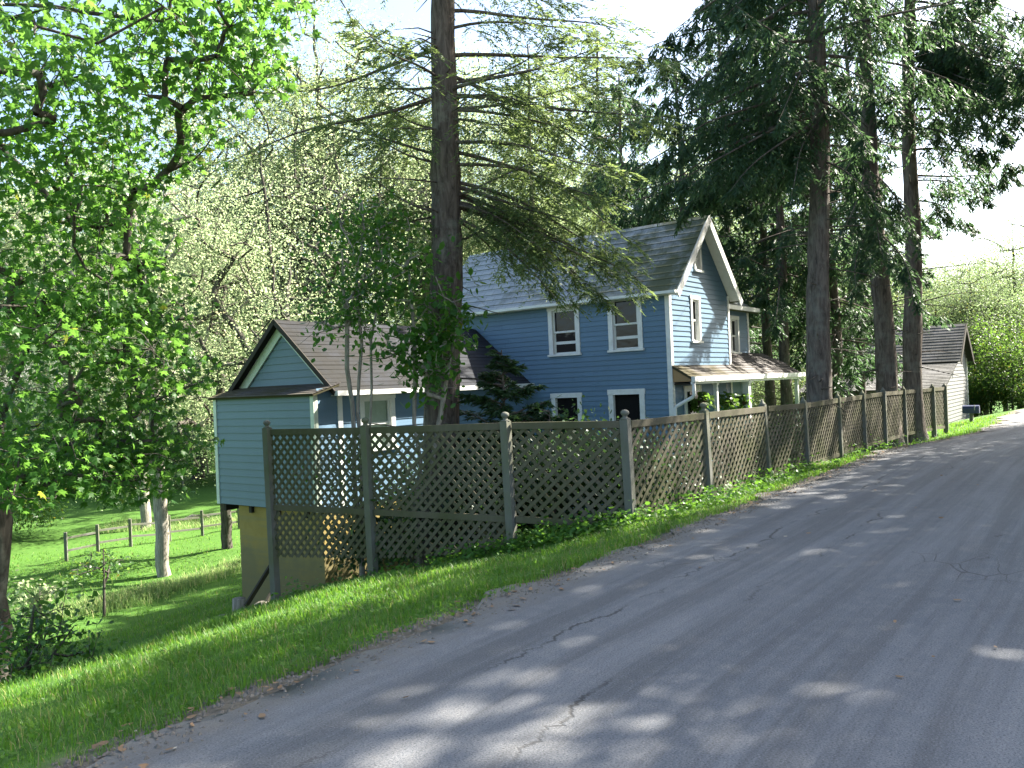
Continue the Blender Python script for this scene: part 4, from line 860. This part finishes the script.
for kind, px, Y, sc in (('d', 990, 37, .6), ('d', 1012, 35.5, .5), ('d', 1035, 37, .6), ('u', 972, 39, .7), ('u', 1060, 38, .9), ('u', 750, 36, .8), ('u', 800, 34, .7), ('u', 850, 36, .7), ('v', 20, 56, .9), ('v', 70, 60, .9), ('v', 120, 58, .7), ('v', 180, 52, .8), ('v', 230, 58, .9), ('v', 275, 56, .9), ('v', -20, 52, .9), ('v', 340, 52, 1.), ('v', 400, 56, 1.), ('u', 300, 56, 1.), ('v', 205, 60, 1.), ('v', 150, 58, .9), ('v', 95, 58, 1.), ('v', 40, 60, 1.), ('u', 700, 40, .9), ('u', 830, 46, .9), ('u', 880, 40, .6)):
    tree_at(kind, px, Y, sc, rg.uniform(0, 6.28), 'leafy understory bush at the wood edge', UG)
for px, Y, sc, lab in ((60, 50, .9, 'dark understory tree at the far side of the lower lawn'), (-10, 34, .7, 'dark understory tree in the gap under the maple limbs')):
    tree_at('d', px, Y, sc, rg.uniform(0, 6.28), lab, None)
# trees across the road that shade it
SG = 'roadside trees across the road that shade it'
for k_, (kd, s_, off, sc, rz) in enumerate((('t', 16.83, -8.87, 1.07, 0.07), ('t', 13.92, -8.5, 0.99, 3.72), ('g', 22.82, -9.69, 1.07, 3.21), ('g', 29.47, -9.29, 0.93, 4.42), ('t', 32.03, -9.95, 0.99, 2.76))):
    e0 = np.array((-2, 3.6)) + np.array((.6, .8))*s_ + np.array((.8, -.6))*(-off)
    o = protos['t'] if k_ == 0 else copy_tree(protos[kd]); o.location = (e0[0], e0[1], gz_at(e0)-.1); o.rotation_euler = (0, 0, rz); o.scale = (sc,)*3; tag(o, 'tall leafy tree on the far verge across the road', None, SG)

# ------------------------------------------------------------------ lower lawn: bush, rail fence, stump pile, branch
b = P(28, 655, 9.6); b[2] = gz_at(b)
decid('bush', 'dark leafy bush at the foot of the maple by the left picture edge', b, [[b-UP*.1, b+UP*.5, b+(.1, 0, .9)], [b, b+(.5, .1, .6)], [b, b+(-.5, 0, .6)]], [(b+UP*.45, (.6, .7, .4), 26), (b+(.45, .3, .15), (.35, .4, .2), 6)], .03, 'broad', 'mbark', 51, ('oval', .09), 34, (.2, .16), None, 80, 'bush')
b = P(103, 588, 20.5); b[2] = gz_at(b)
decid('young_tree', 'spindly young tree with sparse leaves on the lower lawn left of the grey trunk', b, [[b-UP*.1, b+UP*.8, b+(.05, 0, 1.7)]], [(b+UP*1.25, (.75, .7, .4), 16)], .03, 'under', 'mbark', 52, ('oval', .11), 16, (.2, .1), None, 30, 'tree')
b = P(38, 602, 17); b[2] = gz_at(b)
decid('bush', 'pale leafy bush on the lawn right of the maple trunk', b, [[b-UP*.1, b+UP*.6, b+(.05, 0, 1.3)]], [(b+UP*.95, (.5, .5, .5), 22)], .03, 'far', 'mbark', 53, ('oval', .11), 22, (.2, .15), None, 30, 'bush')
rf_ = empty('rail_fence', 'low grey split rail fence crossing the far lower lawn', 'fence'); prevp = None
for px in (66, 98, 131, 170, 203, 240, 280):
    Y = np.interp(px, (66, 280), (29.5, 36)); p = P(px, 545, Y); p[2] = gz_at(p)
    m = MB(); m.beam(p-UP*.3, p+UP*1.05, .1, .1, up=np.array((1., .2, 0))); m.build('post', M['post'], rf_)
    if prevp is not None:
        for zz in (.35, .8): m = MB(); m.beam(prevp+UP*(zz+.03), p+UP*(zz-.03), .05, .07); m.build('rail', M['post'], rf_)
    prevp = p
st = P(239, 604, 15.6); st[2] = gz_at(st); zs = P(239, 604, 15.6)[2]
o = empty('stump', 'short grey stump standing among stones by the concrete pier', 'stump', st)
m = MB(); m.tube([(0, 0, -.2), (0, 0, .1), (.01, 0, .36)], [.16, .13, .125], 14, rough=.05, rng=rg); m.build('trunk', M['gbark'], o, True)
rs = np.random.default_rng(4)
for k_, (dx, dy, s, lab) in enumerate(((-.25, -.2, .16, 'grey stone left of the short stump'), (.22, -.25, .14, 'small stone in front of the short stump'), (.55, -.3, .17, 'stone at the foot of the leaning boards'), (.85, -.35, .13, 'small pale stone right of the leaning boards'))):
    p = st + (dx, dy, 0); p[2] = gz_at(p); m = MB()
    n1, n2 = 7, 10; th = np.linspace(0, math.pi, n1); ph = np.linspace(0, 2*math.pi, n2, endpoint=False)
    prof = [(s*.7*(-math.cos(t)), s*math.sin(t)*1.1) for t in th]; m.tube([(0, 0, z) for z, r_ in prof], [max(r_, .004) for z, r_ in prof], n2, rough=.12, rng=rs)
    o = m.build('stone', M['stone'], None, False, p+UP*s*.3); tag(o, lab, 'stone', 'stones by the stump')
for k_, (pa, pb, lab) in enumerate(((P(246, 606, 15.3), P(277, 556, 15.9), 'long dark board leaning on the concrete pier'), (P(263, 611, 15.2), P(276, 586, 15.6), 'short dark board leaning beside the long one'))):
    pa = pa.copy(); pa[2] = max(pa[2], gz_at(pa)+.02); m = MB(); m.beam(pa, pb, .05, .08); o = m.build('leaning_board', M['darkwood']); tag(o, lab, 'board')
m = MB(); br_p = [P(176, 528, 38), P(183, 521, 38), P(193, 516, 38), P(203, 515, 38), P(212, 519, 38.4)]
for q_ in (0, -1): br_p[q_][2] = min(br_p[q_][2], gz_at(br_p[q_]))
m.tube(br_p, [.12, .11, .09, .07, .04], 8); o = m.build('fallen_branch', M['gbark'], None, True); tag(o, 'pale arched fallen branch at the far edge of the lower lawn', 'branch')

# ------------------------------------------------------------------ grass, weeds, litter
def blades(name, pts, h, wd, rng, mat, label):
    n = len(pts); ph = rng.uniform(0, 6.28, n); ln = rng.uniform(.1, .75, n)*h; d = np.c_[np.cos(ph), np.sin(ph), np.zeros(n)]; s = np.c_[-np.sin(ph), np.cos(ph), np.zeros(n)]*(wd/2)[:, None]
    b = pts; mid_ = b + UP*(h*.6)[:, None] + d*(ln*.35)[:, None]; tip = b + UP*h[:, None]*.95 + d*ln[:, None]
    V = np.stack((b-s, b+s, mid_+s*.7, mid_-s*.7, tip), 1); mb = MB(); k = np.arange(n)[:, None]*5
    mb.add(V, k + np.array([[0, 1, 2, 3]])); mb.f.append(k + np.array([[3, 2, 4]]))
    o = mb.build(name, mat); return tag(o, label, None, None, 'stuff')
rg = np.random.default_rng(55)
def band(n, s0, s1, d0, d1, pw=1.):
    s = s0 + (s1-s0)*rg.uniform(0, 1, n)**1.0; d = d0 + (d1-d0)*rg.uniform(0, 1, n)**pw
    ss = np.r_[0, np.cumsum(np.linalg.norm(np.diff(ED, axis=0), axis=1))]; x = np.interp(s, ss, ED[:, 0]); y = np.interp(s, ss, ED[:, 1])
    tx = np.interp(s, ss, T[:, 0]); ty = np.interp(s, ss, T[:, 1]); return np.c_[x - ty*d, y + tx*d]
s_cam = float(np.r_[0, np.cumsum(np.linalg.norm(np.diff(ED, axis=0), axis=1))][np.argmin(np.linalg.norm(ED-np.array((-2, 3.6)), axis=1))])
def inview(p, mg=60):
    u = p[:, 0]/np.maximum(p[:, 1], .3)*F + 512; return (p[:, 1] > 2.5) & (u > -mg) & (u < 1024+mg)
pts = np.r_[band(75000, s_cam-1, s_cam+9, .02, 7, 1.3), band(52000, s_cam-1, s_cam+9, .05, 5, 1.2), band(20000, s_cam+7, s_cam+16, .02, 1.6), band(9000, s_cam+15, s_cam+31, .0, 3.5), band(36000, s_cam+2, s_cam+22, 6, 15), band(50000, s_cam+4, s_cam+30, 12, 30)]
pts = pts[inview(pts)]
clump = .5 + .5*np.sin(pts[:, 0]*2.1+1.3*np.sin(pts[:, 1]*1.7))*np.sin(pts[:, 1]*2.6+np.sin(pts[:, 0]*1.9))
dd = rdist(pts[:, 0], pts[:, 1]); kp = rg.uniform(0, 1, len(pts)) < np.clip((dd+.02+.12*np.sin(pts[:, 1]*5.3)*np.sin(pts[:, 0]*3.1))/.3, .0, 1)*(.35+.65*clump)
kp &= (rg.uniform(0, 1, len(pts)) > .88*np.exp(-((pts[:, 0]-8.3)/1.9)**4)) | (dd > 1.7)
pts, dd, clump = pts[kp], dd[kp], clump[kp]
h = (.035 + .055*clump + .02*np.clip(dd, 0, 3)/3)*rg.uniform(.5, 1.35, len(pts)); wd = .004 + .0007*pts[:, 1]*rg.uniform(.5, 1.2, len(pts))
z = hgt(pts[:, 0], pts[:, 1], dd); blades('grass', np.c_[pts, z-.005], h, wd, rg, M['grass'], 'mown green grass on the bank and lawn')
# tall meadow strip on the lower lawn
a_, b_ = P(60, 606, 21), P(262, 540, 27); n = 7000; f = rg.uniform(0, 1, (n, 1)); pts = a_[None, :2]*(1-f) + b_[None, :2]*f + rg.normal(0, .45, (n, 2))
mt_ = rg.uniform(0, 1, (5000, 2)); far_ = np.c_[P(110, 530, 37)[0] + mt_[:, 0]*9, 35 + mt_[:, 1]*3.0]; pts = np.r_[pts, far_]
blades('meadow_grass', np.c_[pts, hgt(pts[:, 0], pts[:, 1])], rg.uniform(.08, .32, len(pts)), rg.uniform(.014, .026, len(pts)), rg, M['meadow'], 'pale tall meadow grass left unmown across the lower lawn')
# weeds at the foot of the fence and beside the road
def weeds(name, base_pts, per, size, label, spread=.12):
    n = len(base_pts)*per; p = np.repeat(base_pts, per, 0); hh = np.abs(rg.normal(0, .11, n))
    p = p + np.c_[rg.normal(0, spread, (n, 2)), hh]; m = MB(); put(m, p, size*rg.uniform(.5, 1.3, n), rg, 'oval', tilt=(-25, 45)); tag(m.build(name, M['weed']), label, None, None, 'stuff')
wp = []
for A, B, n in ((pp[0], pp[1], 12), (pp[1], pp[2], 55), (pp[2], pp[3], 85), (pp[3], FP[0][0], 34), (FP[0][0], FP[1][0], 30), (FP[1][0], FP[2][0], 14), (FP[3][0], FP[5][0], 10)):
    f = rg.uniform(0, 1, (n, 1)); q2 = A[None, :2]*(1-f) + B[None, :2]*f; o2 = np.array((.55, -.84))*np.abs(rg.normal(0, .35, (n, 1))); wp.append(q2+o2)
wp = np.concatenate(wp);  weeds('weeds', np.c_[wp, hgt(wp[:, 0], wp[:, 1])], 26, .075, 'leafy weeds along the foot of the lattice fence and on the bank')
wp = band(420, s_cam-1, s_cam+10, .08, 3.4, 1.3); wp = wp[inview(wp)]; n = len(wp)*16; p = np.repeat(wp, 16, 0) + rg.normal(0, .07, (len(wp)*16, 2))
p = np.c_[p, hgt(p[:, 0], p[:, 1]) + np.abs(rg.normal(.02, .03, n))]; m = MB(); put(m, p, .034*rg.uniform(.5, 1.5, n), rg, 'oval', tilt=(-15, 40)); tag(m.build('clover', M['weed']), 'low clover and small weeds among the bank grass', None, None, 'stuff')
sp = band(1500, s_cam-1, s_cam+10, .0, 3.0, 1.6); sp = sp[inview(sp)]; n = len(sp); blades('dead_grass', np.c_[sp, hgt(sp[:, 0], sp[:, 1])], rg.uniform(.03, .09, n), .003+.0006*sp[:, 1], rg, M['straw'], 'dead straw coloured grass among the green blades')
# dry leaves and grit along the road edge
lp = np.r_[band(420, s_cam-2, s_cam+20, -.35, .35), band(26, s_cam-3, s_cam+14, -3.5, -.2)]; ld = rdist(lp[:, 0], lp[:, 1])
lz = np.where(ld < 0, .006 + .03*np.sin(np.pi*np.clip(-ld/6, 0, 1)), hgt(lp[:, 0], lp[:, 1], ld)+.02)
m = MB(); n = len(lp); ph = rg.uniform(0, 6.28, n); put(m, np.c_[lp, lz+.008], rg.uniform(.025, .075, n), rg, 'oval', axis=np.c_[np.cos(ph), np.sin(ph), rg.uniform(-.05, .25, n)], roll=14)
tag(m.build('leaf_litter', M['litter']), 'dry fallen leaves scattered along the road edge', None, None, 'stuff')
gp = band(5200, s_cam-2, s_cam+18, -.3, .28); gdp = rdist(gp[:, 0], gp[:, 1]); gz_ = np.where(gdp < .02, .0, hgt(gp[:, 0], gp[:, 1], gdp))
m = MB(); n = len(gp); sz = rg.uniform(.006, .018, n); oc = np.array([(1,0,0),(0,1,0),(-1,0,0),(0,-1,0),(0,0,.8)]); V = np.c_[gp, gz_][:, None] + sz[:, None, None]*(oc[None] + rg.normal(0, .2, (n, 5, 3)))
k = np.arange(n)[:, None, None]*5; m.add(V, (k + np.array([[0,1,4],[1,2,4],[2,3,4],[3,0,4]])[None]).reshape(-1, 3))
tag(m.build('gravel', M['stone']), 'loose gravel crumbs along the broken road edge', None, None, 'stuff')
